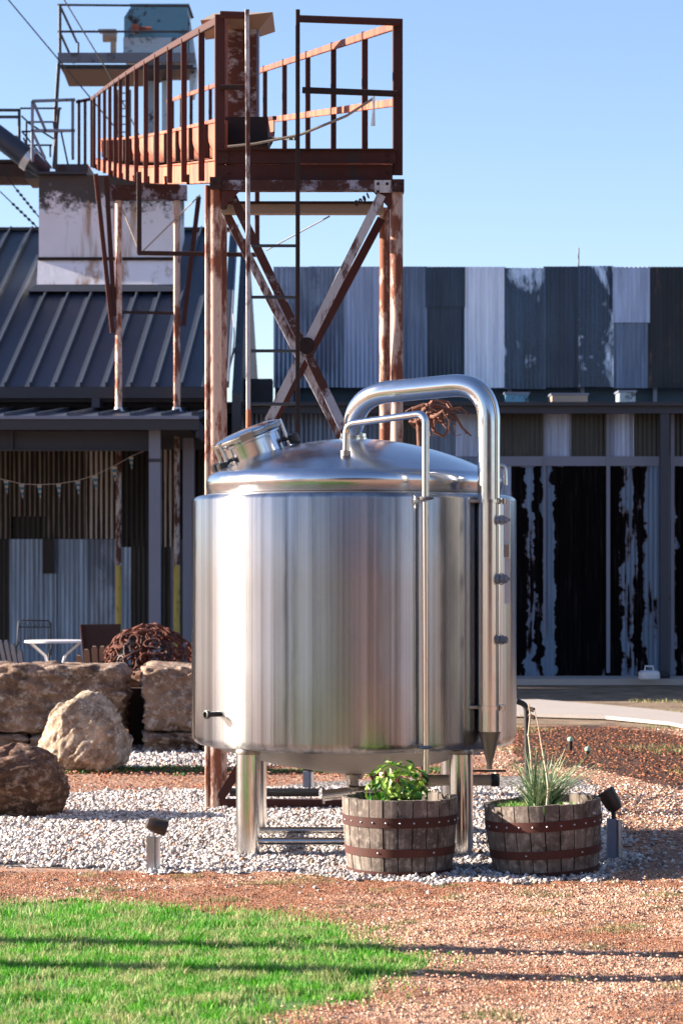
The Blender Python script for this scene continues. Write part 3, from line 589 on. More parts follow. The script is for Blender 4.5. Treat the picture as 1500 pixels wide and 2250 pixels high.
# wall under the porch
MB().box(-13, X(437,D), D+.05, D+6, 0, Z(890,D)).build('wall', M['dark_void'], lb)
zm = Z(1184,D)
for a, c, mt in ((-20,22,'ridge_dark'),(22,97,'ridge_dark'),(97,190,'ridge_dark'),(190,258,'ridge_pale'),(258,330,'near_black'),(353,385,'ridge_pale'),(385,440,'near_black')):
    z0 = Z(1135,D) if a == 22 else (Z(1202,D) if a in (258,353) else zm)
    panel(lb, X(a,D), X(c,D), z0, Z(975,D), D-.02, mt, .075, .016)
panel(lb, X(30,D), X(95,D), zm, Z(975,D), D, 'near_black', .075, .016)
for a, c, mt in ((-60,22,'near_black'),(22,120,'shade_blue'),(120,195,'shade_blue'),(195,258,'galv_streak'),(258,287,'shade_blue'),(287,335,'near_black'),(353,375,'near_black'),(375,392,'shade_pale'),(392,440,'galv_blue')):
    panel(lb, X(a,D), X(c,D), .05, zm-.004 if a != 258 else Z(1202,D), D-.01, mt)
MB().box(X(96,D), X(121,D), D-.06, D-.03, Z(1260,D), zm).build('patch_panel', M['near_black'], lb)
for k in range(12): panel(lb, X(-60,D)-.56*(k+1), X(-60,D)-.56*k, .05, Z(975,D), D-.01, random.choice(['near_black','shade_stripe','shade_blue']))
# ================================================================== ELEVATOR BIN, HEAD, CATWALK
bin_ = empty('concrete_bin', (X(235,37.8), 38.5, 5), 'weathered white painted grain bin rising through the blue metal roof', 'grain bin')
a = N('bin_paint'); p = a.pos('World'); n1 = a.noise(p, 1.3, 10, .75); zz = a.n('ShaderNodeSeparateXYZ'); gg = a.n('ShaderNodeNewGeometry'); a.L(gg.outputs['Position'], zz.inputs[0])
mr = a.n('ShaderNodeMapRange'); mr.inputs[1].default_value = 6.9; mr.inputs[2].default_value = 7.7; a.L(zz.outputs[2], mr.inputs[0])
mk = a.ramp(a.math('ADD', a.noise(p, 5, 9, .8), a.math('MULTIPLY_ADD', mr.outputs[0], .36, -.14)), [(.52,0),(.62,1)])
st = a.ramp(a.noise(a.pos('World', (2.6,2.6,.25)), 1.6, 6, .6), [(.54,0),(.66,.85)])
cc = a.mix(n1, (.62,.62,.66), (.86,.85,.88)); cc = a.mix(st, cc, (.36,.22,.12)); cc = a.mix(mk, cc, (.06,.055,.05)); a.set(c=cc, r=.85); a.bump(n1, .4, .03); M['bin_paint'] = a.m
MB().box(X(86,37.8), X(385,37.8), 37.8, 40.0, Z(567,37.8), Z(385,37.8)).build('upper_wall', M['bin_paint'], bin_)
MB().box(X(84,37.75), X(388,37.75), 37.74, 40.05, Z(572,37.8), Z(566,37.8)).build('joint', M['rust_dark'], bin_)
MB().poly([P(81,625,37.6), P(386,625,37.6), P(386,572,37.78), P(84,572,37.78)], (0,1.0,0)).build('base_wall', M['bin_paint'], bin_)
MB().poly([P(62,640,37.45), P(392,640,37.45), P(388,624,37.62), P(80,624,37.62)], (0,.3,0)).build('flashing', M['trim_blue'], bin_)
MB().box(X(80,37.8), X(192,37.8), 37.7, 40.1, Z(384.5,37.8), Z(379,37.8)).build('cap', M['dark_steel'], bin_)
# elevator head on its stand
HD = 42.0
hd = empty('elevator_head', (X(345,HD), HD, Z(190,HD)), 'rusting blue painted elevator head on a railed platform above the bin', 'elevator head')
q = lambda x, y, dd=0: P(x, y, HD)+Vector((0,dd,0))
MB().poly([q(273,122),q(273,38),q(290,12),q(412,12),q(414,122)], (0,.9,0)).build('housing', M['blue_paint'], hd)
MB().box(X(272,HD), X(412,HD), HD-.06, HD+.95, Z(128,HD), Z(84,HD)).build('lower_housing', M['teal_paint'], hd)
MB().box(X(286,HD), X(416,HD), HD-.03, HD+.96, Z(14,HD), Z(9,HD)).build('lid', M['blue_paint'], hd)
MB().cyl(q(300,68,-.07), q(300,68,-.25), .07).cyl(q(300,68,-.16), q(335,70,-.16), .05).build('drive_shaft', M['rust_orange'], hd)
mo = MB(); mo.cyl(q(228,84,-.1), q(258,84,-.1), .09); mo.box(X(245,HD), X(257,HD), HD-.15, HD, Z(128,HD), Z(90,HD)); mo.box(X(219,HD), X(258,HD), HD-.2, HD+.1, Z(72,HD), Z(69,HD)); mo.build('motor', M['beige_paint'], hd)
MB().box(X(320,HD), X(342,HD), HD+.2, HD+.5, Z(380,HD), Z(130,HD)).build('leg_casing', M['teal_paint'], hd)
MB().box(X(354,HD), X(372,HD), HD+.2, HD+.5, Z(380,HD), Z(130,HD)).build('leg_casing', M['teal_paint'], hd)
zp = Z(140,HD)
MB().box(X(135,HD), X(432,HD), HD-.5, HD-.42, Z(150,HD), Z(129,HD)).build('platform_edge', M['grey_steel'], hd)
pf_ = MB()
for k in range(9): pf_.box(X(138,HD), X(428,HD), HD-.41+k*.13, HD-.41+k*.13+.11, zp-.14, zp-.10)
pf_.build('decking', M['dark_steel'], hd)
MB().poly([P(152,190,HD+.5), P(330,190,HD+.5), P(432,152,HD-.4), P(137,152,HD-.4)], (0,0,.03)).build('platform_underside', M['dark_frame'], hd)
r_ = MB()
rw = .035
r_.bar(q(134,24,-.45), q(420,26,-.45), rw); r_.bar(q(134,82,-.45), q(415,82,-.45), rw); r_.bar(q(139,24,-.45), q(139,130,-.45), rw*1.4)
r_.bar(q(418,26,-.45), q(426,48,-.3), rw); r_.bar(q(139,26,-.45), q(164,82,.4), rw); r_.bar(q(167,82,.4), q(167,128,.4), rw); r_.bar(q(139,84,-.4), q(157,128,.4), rw)
r_.build('railing', M['dark_steel'], hd)
sup = MB(); sup.bar(q(136,150,-.42), q(130,245,-.42), .06); sup.bar(q(130,245,-.42), q(128,380,-.42), .075); sup.build('support_post', M['dark_steel'], hd)
ld = MB(); ld.bar(q(262,205,-.3), q(262,330,-.3), .03); ld.bar(q(290,205,-.3), q(290,330,-.3), .03)
for y in range(212, 330, 17): ld.bar(q(262,y,-.3), q(290,y,-.3), .02)
ld.build('ladder', M['dark_steel'], hd)
sc2 = MB(); sc2.poly([q(414,28,.1),q(424,90,.1),q(432,150,.1),q(424,205,.1),q(416,205,.1),q(414,28,.1)][:5], (0,.5,0)); sc2.build('spout', M['teal_paint'], hd)
# catwalk at far left
cw = empty('catwalk', (X(90,39), 39, Z(385,39)), 'dark steel catwalk with pipe railings left of the rusty gallery', 'catwalk')
c = lambda x, y, dd=0.0: P(x, y, 39)+Vector((0,dd,0))
for pts in ([(-400,242),(44,242)],[(-400,257),(42,257)],[(43,240),(43,320)],[(45,238),(136,238)],[(48,255),(62,268),(118,268)],[(118,268),(121,292)],[(59,268),(59,330)],[(48,289),(140,289)],[(60,268),(118,305)],[(22,300),(45,300)],[(52,303),(60,319),(115,319)],[(111,319),(111,345)],[(50,290),(115,370)],[(130,238),(118,370)],[(135,290),(150,362)]):
    s_ = MB()
    for u, v in zip(pts[:-1], pts[1:]): s_.bar(c(*u), c(*v), .045 if pts[0][0] in (43,-400,130) else .028)
    s_.build('rail', M['dark_steel'], cw)
for pts in ([(91,251),(182,248)],[(91,251),(91,380)],[(93,253),(120,316)],[(88,314),(182,314)],[(177,250),(177,376)],[(92,318),(118,374)]):
    s_ = MB(); s_.bar(c(*pts[0],-1.1), c(*pts[1],-1.1), .045); s_.build('rail', M['grey_steel'], cw)
MB().box(X(-400,39), X(58,39), 39.0, 39.9, Z(388,39), Z(361,39)).build('deck_beam', M['rust_dark'], cw)
MB().box(X(-400,39), X(44,39), 39.1, 39.3, Z(355,39), Z(348,39)).build('deck_edge', M['rust_dark'], cw)
MB().box(X(55,38.6), X(120,38.6), 38.6, 39.6, Z(392,38.6), Z(376,38.6)).build('deck_end', M['dark_frame'], cw)
MB().box(X(120,38.2), X(192,38.2), 38.3, 39.5, Z(378,38.2), Z(358,38.2)).build('deck_beam', M['dark_steel'], cw)
ch = empty('chute_pipe', c(60,330,-.8), 'blue grey round chute pipe sloping down to the bin', 'pipe')
MB().tube([c(-400,40,-.8), c(0,310,-.8), c(80,370,-.8), c(110,392,-.6)], [.17,.17,.17,.12], 16).build('tube', M['blue_paint'] if 0 else M['trim_blue'], ch)
MB().tube([c(72,364,-.8), c(84,373,-.8)], .19, 16).build('collar', M['zinc'], ch)
def wire(name, pts, r, label, beads=0):
    m = MB().tube(pts, r, 5)
    for k in range(beads):
        p = pts[-2].lerp(pts[-1], .35+.6*k/beads); m.lathe([(0,-.03),(.035,0),(0,.03)], p, 6)
    o = m.build(name, M['black_metal']); return tag(o, label, 'wire')
wire('guy_wire', [P(-60,-95,40), P(135,138,40), P(300,336,40.5)], .012, 'thin guy wire from upper left to the platform corner')
wire('guy_wire', [P(60,-135,41), P(235,154,41), P(310,305,41)], .012, 'second guy wire passing in front of the blue elevator head')
wire('barbed_wire', [P(-120,300,39), P(14,388,39), P(87,478,39)], .010, 'barbed wire strand reaching the bin, upper of two', 6)
wire('barbed_wire', [P(-120,320,39.2), P(0,420,39.2), P(86,503,39.2)], .010, 'barbed wire strand reaching the roof ridge, lower of two', 6)
# ================================================================== RUSTY GALLERY
ga = empty('loading_gallery', (-.25, 17.2, 0), 'rusty steel loading gallery and tower with railings and ladder behind the steel tank', 'loading tower')
D0 = 16.9; XL = X(483,D0); GW = X(873,D0)-XL; ZB = Z(400,D0)
def Q(u, w_, h):                         # the left side sags below and bows up a little on top
    s_ = math.sin(max(0, min(1, u/22))*math.pi)*max(0, 1-max(0, w_)/GW)
    return Vector((XL+w_-.1434*u, D0+u, ZB+h+.169*u-s_*(.12*(1-h/1.17)-.05*h/1.17)))
TOP = 1.17
us = [1.5, 3.2, 4.85, 6.6, 8.3, 10.0, 11.8, 13.4, 14.7, 16.2, 17.8, 19.6, 21.4, 22.4]
UE = 22.6
bm1 = MB(); bm1.bar((0,0,0), (0,0,1), .048, .03); bme = bm1.mesh('baluster_mesh', 0); bme.materials.append(M['rust_red'])
def vert(name, p, h, s=1.0):
    return inst(name, bme, ga, Matrix.Translation(p) @ Matrix.Diagonal((s, s, h, 1)))
for u in us: vert('baluster', Q(u,0,.02), (Q(u,0,TOP-.03)-Q(u,0,.02)).z)
for k, (dx) in enumerate((.10,.2)): vert('baluster', Q(22.6,-dx,.06), TOP-.1)
for u in us: vert('baluster', Q(u,GW,.10), TOP-.14)
vert('corner_post', Q(0,0,.0), TOP, 1.5); vert('corner_post', Q(0,GW,.05), TOP-.08, 1.5)
for w_, hh in ((0,TOP-.03),(GW,TOP-.07),(GW,.56)):
    m = MB(); n = 10
    for k in range(n): m.bar(Q(UE*k/n,w_,hh), Q(UE*(k+1)/n,w_,hh), .03, .055)
    m.build('handrail', M['rust_orange'] if w_ else M['rust_red'], ga, 0)
m = MB(); m.bar(Q(UE,0,TOP-.03), Q(UE,-.25,TOP-.08), .03, .05); m.build('handrail', M['rust_red'], ga, 0)
for w_ in (.06, GW-.06):                    # side channels
    for k in range(7):
        ua, ub = UE*k/7, UE*(k+1)/7-.02; m = MB(); m.bar(Q(ua,w_,.085), Q(ub,w_,.085), .03, .17); m.bar(Q(ua,w_,.165), Q(ub,w_,.165), .07, .012); m.build('side_panel', M['rust_orange'], ga, 0)
# trough: U section in lengths
TWD = .50                                # the trough hugs the left side of the gallery
def trough_prof():
    pts = [(.14,.46)]; 
    for k in range(9):
        a = math.pi+math.pi/2*k/8; pts.append((.14+.18+.18*math.cos(a), .36+.18*math.sin(a)))
    pts += [(TWD+.14-x, h) for x, h in reversed(pts)]
    return pts
tp = trough_prof()
for k in range(14):
    ua, ub = 1.0+(UE-1)*k/14, 1.0+(UE-1)*(k+1)/14-.05; vs = []; n = len(tp)
    ub = min(ub, UE)
    for u in (ua, ub):
        for x, h in tp: vs.append(Q(u, x, h))
        for x, h in tp: vs.append(Q(u, x+(.008 if x < .3 else -.008), h+.006))
    fs = []
    for i in range(n-1): fs += [(i,i+1,2*n+i+1,2*n+i), (n+i,3*n+i,3*n+i+1,n+i+1)]
    fs += [(0,2*n,3*n,n), (n-1,2*n-1,4*n-1,3*n-1)]
    MB().add(vs, fs).build('trough', M['rust_orange'], ga, 40)
    MB().bar(Q(ua-.02,.13,.455), Q(ua-.02,.13,.2), .05, .05).bar(Q(ua-.02,.15,.17), Q(ua-.02,TWD-.01,.17), .05, .05).build('rib', M['rust_dark'], ga)
    m = MB(); m.bar(Q(ua,.14,.47), Q(ub,.14,.47), .03, .03); m.build('rim', M['rust_orange'], ga); MB().bar(Q(ua,TWD,.47), Q(ub,TWD,.47), .03, .03).build('rim', M['rust_red'], ga)
MB().bar(Q(.05,.05,.30), Q(.98,.05,.30), .02, .26).build('end_plate', M['rust_orange'], ga, 0)
for k in range(9): MB().bar(Q(.6+2.6*k,.02,.04), Q(.6+2.6*k,GW-.02,.04), .06, .08).build('cross_member', M['rust_dark'], ga, 0)
# near end: double channel, frame rails
c2 = lambda x, y, d=D0: P(x, y, d)
m = MB(); m.box(X(478,D0), X(868,D0), D0-.06, D0-.01, Z(362,D0), Z(332,D0)); m.box(X(478,D0), X(868,D0), D0-.09, D0-.06, Z(334,D0), Z(331,D0)); m.build('end_channel', M['rust_red'], ga, 0)
m = MB(); m.box(X(480,D0), X(862,D0), D0-.04, D0+.03, Z(398,D0), Z(364,D0)); m.build('end_channel', M['rust_red'], ga, 0)
for k in range(46):
    x = 662+k*4.2; 
ch_ = MB()
for k in range(44): ch_.box(X(662+k*4.5,D0), X(664.4+k*4.5,D0), D0-.10, D0-.065, Z(366,D0), Z(363.6,D0))
ch_.build('chain', M['rust_orange'], ga, 0)
MB().bar(c2(655,41,D0-.05), c2(880,49,D0-.05), .045, .045).build('end_rail', M['rust_red'], ga)
MB().bar(c2(664,198,D0-.05), c2(872,206,D0-.05), .04, .04).build('end_rail', M['rust_dark'], ga)
MB().bar(c2(484,32,D0-.05), c2(545,34,D0-.05), .045, .045).build('end_rail', M['rust_red'], ga)
MB().bar(c2(484,192,D0-.05), c2(545,192,D0-.05), .05, .03).build('end_rail', M['rust_dark'], ga)
MB().bar(c2(592,304,D0+.3), c2(650,305,D0-.1), .02, .02).build('end_rail', M['dark_steel'], ga)
# rusty duct standing in the trough with its cap
DU = 19.6
du = MB(); du.box(X(497,DU), X(563,DU), DU, DU+.28, Z(320,DU), Z(62,DU)).build('duct', M['rust_duct'], ga)
MB().box(X(543,DU)+.001, X(568,DU), DU+.02, DU+.27, Z(268,DU), Z(62,DU)).build('duct_side', M['trim_light'], ga)
MB().box(X(488,DU-.4), X(497,DU-.4), DU-.4, DU-.1, Z(330,DU), Z(60,DU)).build('duct_flange', M['rust_orange'], ga)
cp = MB(); ctop = [(X(472,DU),DU-.05),(X(582,DU),DU-.05),(X(582,DU),DU+.35),(X(472,DU),DU+.35)]; cbot = [(X(444,DU),DU-.22),(X(601,DU),DU-.22),(X(601,DU),DU+.5),(X(444,DU),DU+.5)]
vs = [(x,y,Z(32,DU)) for x,y in ctop]+[(x+(0 if i in (0,3) else 0),y,Z(40 if i in (1,2) else 58,DU)) for i,(x,y) in enumerate(cbot)]+[(X(492,DU),DU,Z(64,DU)),(X(570,DU),DU,Z(64,DU)),(X(570,DU),DU+.28,Z(64,DU)),(X(492,DU),DU+.28,Z(64,DU))]
cp.add(vs, [(0,1,2,3),(0,4,5,1),(1,5,6,2),(2,6,7,3),(3,7,4,0),(4,8,9,5),(5,9,10,6),(6,10,11,7),(7,11,8,4),(8,11,10,9)]); cp.build('duct_cap', M['beige_paint'], ga, 0)
MB().box(X(494,D0+.5), X(590,D0+.5), D0+.35, D0+.9, Z(328,D0+.5), Z(265,D0+.5)).build('gear_box', M['rust_dark'], ga)
MB().tube([c2(500,322,D0-.12), c2(560,316,D0-.12), c2(660,296,D0-.1), c2(760,255,D0-.08), c2(822,215,D0-.06)], .010, 6).build('rope', M['beige_paint'], ga)
MB().tube([c2(820,212,D0-.08), c2(821,235,D0-.08), c2(819,276,D0-.08)], [.012,.008,.018], 6).build('rope_end', M['white_metal'], ga)
# tower
def pipe(name, a, b_, r, mat='pole_rust', n=14): return MB().cyl(a, b_, r, n).build(name, M[mat], ga)
DL = 16.85
for (xx, dd, r, nm) in ((472.5,DL,.047,'leg'),(454.5,DL-.02,.014,'leg_conduit'),(871,DL,.045,'leg'),(845,17.9,.041,'leg'),(487,17.9,.041,'leg')):
    pipe(nm, (X(xx,dd),dd,0), (X(xx,dd),dd,Z(402,DL)-(.02)), r)
MB().box(X(488,DL), X(858,DL), DL-.05, DL+.05, Z(420,DL), Z(398,DL)).build('head_beam', M['beam_rust'], ga)
MB().box(X(462,DL), X(487.8,DL), DL-.07, DL+.06, Z(418,DL), Z(392,DL)).build('cap_plate', M['rust_dark'], ga)
MB().box(X(858.3,DL), X(887,DL), DL-.07, DL+.06, Z(424,DL), Z(397,DL)).build('cap_plate', M['beam_rust'], ga)
MB().box(X(822,DL), X(858,DL), DL-.065, DL-.051, Z(426,DL), Z(399,DL)).build('gusset', M['white_rust'], ga)
DBk = 17.75
MB().box(X(488,DBk), X(842,DBk), DBk-.05, DBk+.05, Z(471,DBk), Z(447,DBk)).build('back_beam', M['beige_paint'], ga)
MB().box(X(488,DBk), X(842,DBk), DBk-.09, DBk-.052, Z(451,DBk), Z(446,DBk)).build('back_beam', M['rust_dark'], ga)
for x in (X(474,DL), X(868,DL)): MB().bar((x,DL+.06,Z(409,DL)), (x,DBk-.06,Z(409,DL)), .08, .08).build('side_beam', M['rust_dark'], ga)
def brace(x0,y0,x1,y1,d,mat,off=0): MB().bar(P(x0,y0,d+off), P(x1,y1,d+off), .062, .012, up=(0,1,0)).build('cross_brace', M[mat], ga, 0)
brace(507,424,850,1142,DL,'beam_rust',.035); brace(838,428,492,1122,DL,'white_rust',-.035)
brace(490,1140,855,1760,DL,'rust_red',.035); brace(855,1140,484,1755,DL,'rust_red',-.035)
brace(490,455,838,1135,DBk,'white_rust',.03); brace(838,480,492,1130,DBk,'rust_red',-.03)
MB().lathe([(0,-.02),(.06,-.02),(.06,.02),(0,.02)], P(674,760,DL-.05), 12, (0,1,0)).build('brace_plate', M['rust_dark'], ga)
MB().box(X(490,DL), X(850,DL), DL-.04, DL+.04, Z(1142,DL), Z(1120,DL)).build('mid_beam', M['rust_red'], ga)
MB().box(X(484,DL), X(860,DL), DL-.05, DL+.05, Z(1784,DL), Z(1756,DL)).build('base_beam', M['rust_red'], ga)
MB().cyl(P(505,1741,DL+.3), P(700,1741,DL+.3), .03).build('base_pipe', M['black_metal'], ga)
for dd in (DL, 17.9): pass
hk = MB()
for k, (x, y) in enumerate(((808,430),(800,436),(792,442),(783,446))): hk.lathe([(.016+.006*math.cos(a),.006*math.sin(a)) for a in [i*math.pi/3 for i in range(7)]], P(x,y,DL-.02), 10, (1,.3*k,.4))
hk.build('hook_chain', M['rust_dark'], ga)
for (x, y, d_) in ((466,400,DL-.07),(483,400,DL-.07),(864,403,DL-.07),(880,403,DL-.07),(864,418,DL-.07),(880,418,DL-.07),(830,404,DL-.065),(850,404,DL-.065),(830,421,DL-.065),(500,340,DL-.015),(500,354,DL-.015),(850,340,DL-.015),(850,354,DL-.015),(500,380,DL+.005),(850,380,DL+.005),(668,752,DL-.07),(680,768,DL-.07)):
    MB().lathe([(.011,0),(.011,-.010),(.004,-.011),(.004,-.018),(0,-.018)], P(x,y,d_-.001), 6, (0,1,0)).build('bolt', M['rust_dark'], ga)
for s_, x_ in ((1,X(487,DL)),(-1,X(858,DL))):
    MB().poly([(x_, DL-.035, Z(421,DL)),(x_+s_*.13, DL-.035, Z(421,DL)),(x_, DL-.035, Z(462,DL))], (0,.010,0)).build('gusset', M['rust_red'], ga, 0)
# ladder
DLd = 16.62
la = MB(); la.bar(P(543,22,DLd), P(545,400,DLd), .030, .045); la.bar(P(545,400,DLd), P(546,1100,DLd), .030, .045); lr1 = la.build('ladder_rail', M['white_rust'], ga, 0)
MB().bar(P(654,22,DLd), P(654,1100,DLd), .030, .045).build('ladder_rail', M['rust_dark'], ga, 0)
for y in (540,653,771,888,1005):
    MB().cyl(P(552,y,DLd), P(650,y,DLd), .011, 8).build('rung', M['dark_steel'], ga)
pipe('stand_pipe', P(546,900,DLd-.03), P(544,1100,DLd-.03), .018, 'rust_orange')
# hanging bracket and far frame under the gallery
ub = 26.0
for pa, pb in (((306,378),(306,556)),((565,418),(565,560)),((303,556),(570,560))): MB().bar(P(*pa,ub), P(*pb,ub), .052, .045).build('hanger', M['rust_dark'] if pa[0] != 565 else M['rust_red'], ga, 0)
FD = 33.5
MB().box(X(233,FD), X(411,FD), FD-.08, FD+.08, Z(440,FD), Z(408,FD)).build('frame_beam', M['beam_rust'], ga)
for xx in (261, 389):
    pipe('pole', (X(xx,FD),FD,Z(905,FD)), (X(xx,FD),FD,Z(441,FD)), .047)
    pipe('pole_lower', (X(xx,FD),FD,Z(1240,FD)), (X(xx,FD),FD,Z(906,FD)), .040, 'white_rust')
    pipe('pole_base', (X(xx,FD),FD,0), (X(xx,FD),FD,Z(1242,FD)), .044, 'yellow_rust')
    MB().lathe([(.10,0),(.06,.02),(.055,.06)], (X(xx,FD),FD,zg+.09*(FD-A)+.005), 12).build('flashing', M['white_metal'], ga)
MB().bar(P(270,686,FD), P(384,688,FD), .04, .04).build('tie', M['rust_dark'], ga)
for p0, p1 in (((211,382),(248,732)),((234,388),(252,695)),((437,432),(403,716))): MB().bar(P(*p0,FD-.1), P(*p1,FD-.02), .065, .05).build('strut', M['rust_red'], ga, 0)
for p0, p1 in (((268,455),(306,552)),((310,556),(440,428))): MB().cyl(P(*p0,FD-.1), P(*p1,FD-.3), .010, 6).build('tie_wire', M['beige_paint'], ga)
MB().cyl(P(585,550,18.3), P(724,475,17.9), .006, 6).build('tie_wire', M['grey_steel'], ga)
# ================================================================== BREW TANK
TX, TY = X(777.5,14.75), 14.75; TR = .990
tk = empty('brew_tank', (TX, TY, 0), 'big round stainless steel brewing tank with domed lid standing on four legs', 'tank')
def T(r, az, z):                       # az in degrees, 0 = towards the camera, + = right
    a = R(az); return Vector((TX+r*math.sin(a), TY-r*math.cos(a), z))
zt0, zb0 = 2.105, .672
def lat(name, prof, mat, n=96, par=None, sm=50):
    m = MB().lathe(prof, (0,0,0), n); me = m.mesh(name, sm); me.materials.append(M[mat])
    return inst(name, me, par or tk, Matrix.Translation((TX,TY,0)))
lat('shell', [(TR-.045,zt0+.022),(TR-.015,zt0+.012),(TR-.003,zt0),(TR,zt0-.012),(TR,1.6),(TR,1.1),(TR,zb0+.01),(TR-.004,zb0-.012),(TR-.016,zb0-.032),(TR-.036,zb0-.045),(TR-.07,zb0-.05)], 'brushed', 128)
lat('shell_shoulder', [(TR-.046,zt0+.021),(TR-.085,zt0+.028)], 'dull_steel')
dp = []
RD = .905
for k in range(6): a = R(-20+k*19); dp.append((RD-.07+.07*math.cos(a), 2.20+.07*math.sin(a)))
r0, z0 = dp[-1]
for k in range(1, 15):
    t = k/14; dp.append((r0*(1-t), z0+(2.478-z0)*math.sin(t*math.pi/2)**1.0*(1.0) if 0 else z0+(2.478-z0)*(1-(1-t)**2)))
lat('dome', [(RD-.015,2.125),(RD-.01,2.165)]+dp, 'dome_steel', 96)
lat('cone_bottom', [(TR-.072,zb0-.051),(.80,.585),(.5,.50),(.1,.435),(0,.43)], 'dull_steel')
# vertical seam and door patch on the left of the shell
for az, z0_, z1_ in ((-76,.66,2.09),): 
    MB().box(-.004,.004,-.004,.004,z0_,z1_).build('weld_seam', M['dull_steel'], None)
    o = bpy.data.objects[-1] if 0 else [x for x in col.objects if x.name.startswith('weld_seam')][-1]
    o.parent = tk; o.matrix_parent_inverse = INV(tk); o.matrix_basis = Matrix.Translation(T(TR,az,0)); o.location.z = 0
# legs
lgx, lgy = .622, .640
for sx in (-1,1):
    for sy in (-1,1):
        x, y = TX+sx*lgx, TY+sy*lgy
        me = MB().lathe([(.070,0),(.070,.635)], (0,0,0), 32).lathe([(.082,0),(.082,.012),(.07,.012)], (0,0,0), 24).mesh('leg', 40); me.materials.append(M['pipe_steel'])
        inst('leg', me, tk, Matrix.Translation((x,y,0)))
        wd = MB().lathe([(.071,.60),(.075,.615),(.071,.63)], (x,y,0), 24).build('weld_ring', M['dull_steel'], tk)
def tb(name, pts, r, mat='pipe_steel', n=16, par=None): return MB().tube(pts, r, n).build(name, M[mat], par or tk, 50)
z1 = .115
tb('brace', [(TX-lgx+.06,TY-lgy+.05,z1-.03),(TX+lgx-.06,TY-lgy+.05,z1-.03)], .022)
tb('brace', [(TX-lgx+.03,TY-lgy+.55,z1-.02),(TX+lgx-.03,TY-lgy+.55,z1-.02)], .020)
tb('brace', [(TX-lgx,TY-lgy+.07,z1),(TX-lgx,TY+lgy-.07,z1)], .022); tb('brace', [(TX+lgx,TY-lgy+.07,z1),(TX+lgx,TY+lgy-.07,z1)], .022)
# big vent pipe
dv = 14.03
def V(px, py, d): return P(px, py, d)
pts = bend([V(776,972,14.6), V(776,870,14.5), V(1073,838,dv), V(1073,1120,dv)], [.26,.26], 10)
pts = bend([V(777,970,14.62), V(777,868,14.45), V(1073,840,dv), V(1073,1100,dv)], [.24,.235], 12)
vp = tb('vent_pipe', pts, [.052 if i < 2 else .066 for i in range(len(pts))], 'pipe_steel', 24)
lat2 = MB().lathe([(.055,-.025),(.085,-.025),(.085,.0),(.055,.0)], V(776,962,14.62), 24).lathe([(.055,.004),(.08,.004),(.08,.024),(.055,.024)], V(776,962,14.62), 24).build('flange', M['polished'], tk)
col_ = MB(); zc = Z(1100,dv); px_c, = (X(1075,dv),)
ct = Vector((px_c, dv, 0))
def sleeve(name, z0, z1, r, mat='pipe_steel'): 
    me = MB().lathe([(r-.004,z0),(r,z0),(r,z1),(r-.004,z1)], (0,0,0), 28).mesh(name, 40); me.materials.append(M[mat]); return inst(name, me, tk, Matrix.Translation(ct))
sleeve('vent_riser', Z(1607,dv), Z(1103,dv), .066); 
for y in (1101, 1554): 
    s_ = sleeve('clamp', Z(y+4,dv), Z(y-3,dv), .076, 'polished')
    MB().bar(Vector((px_c-.07,dv,Z(y,dv))), T(TR-.01, 42, Z(y,dv)), .02, .02).cyl(Vector((px_c-.14,dv,Z(y,dv))), Vector((px_c-.05,dv,Z(y,dv))), .012).build('clamp_bracket', M['dull_steel'], tk)
    MB().lathe([(0,-.02),(.02,-.015),(.02,.015),(0,.02)], (px_c+.075,dv-.03,Z(y,dv)), 10).build('clamp_knob', M['polished'], tk)
me = MB().lathe([(.066,Z(1606,dv)),(.016,Z(1678,dv)),(.016,Z(1690,dv))], (0,0,0), 28).mesh('cone_outlet', 40); me.materials.append(M['dull_steel']); inst('cone_outlet', me, tk, Matrix.Translation(ct))
for y, r in ((1143,.022),(1272,.026),(1405,.022)):
    z = Z(y,dv); b0 = Vector((px_c+.055, dv-.055, z))
    m = MB().cyl(b0-Vector((.02,-.02,0)), b0+Vector((.03,-.045,0)), r).cyl(b0+Vector((.03,-.045,-.001)), b0+Vector((.035,-.052,0)), r*.55).lathe([(r*1.25,-.006),(r*1.4,0),(r*1.25,.006)], b0+Vector((.008,-.018,0)), 14, (1,-1,0))
    if y < 1400: m.bar(b0+Vector((.0,-.02,.005)), b0+Vector((.062,-.03,.0)), .012, .016)
    m.build('valve', M['grey_steel'], tk)
# side loop and label strips at right
tb('breather', bend([V(1090,1022,14.1), V(1108,1022,14.1), V(1110,1066,14.1)], .03, 5), .013, 'polished', 10)
MB().lathe([(0,-.02),(.022,-.018),(.022,.018),(0,.02)], V(1090,1022,14.06), 12, (1,0,0)).build('breather_nut', M['polished'], tk)
m = MB()
m.box(X(1106,14.2), X(1119,14.2), 14.2, 14.22, Z(1195,14.2), Z(1098,14.2)); m.box(X(1108,14.2), X(1120,14.2), 14.2, 14.22, Z(1326,14.2), Z(1226,14.2)); m.build('gauge_guard', M['white_metal'], tk)
MB().box(X(1106,14.2), X(1117,14.2), 14.17, 14.21, Z(1225,14.2), Z(1196,14.2)).build('gauge_block', M['dull_steel'], tk)
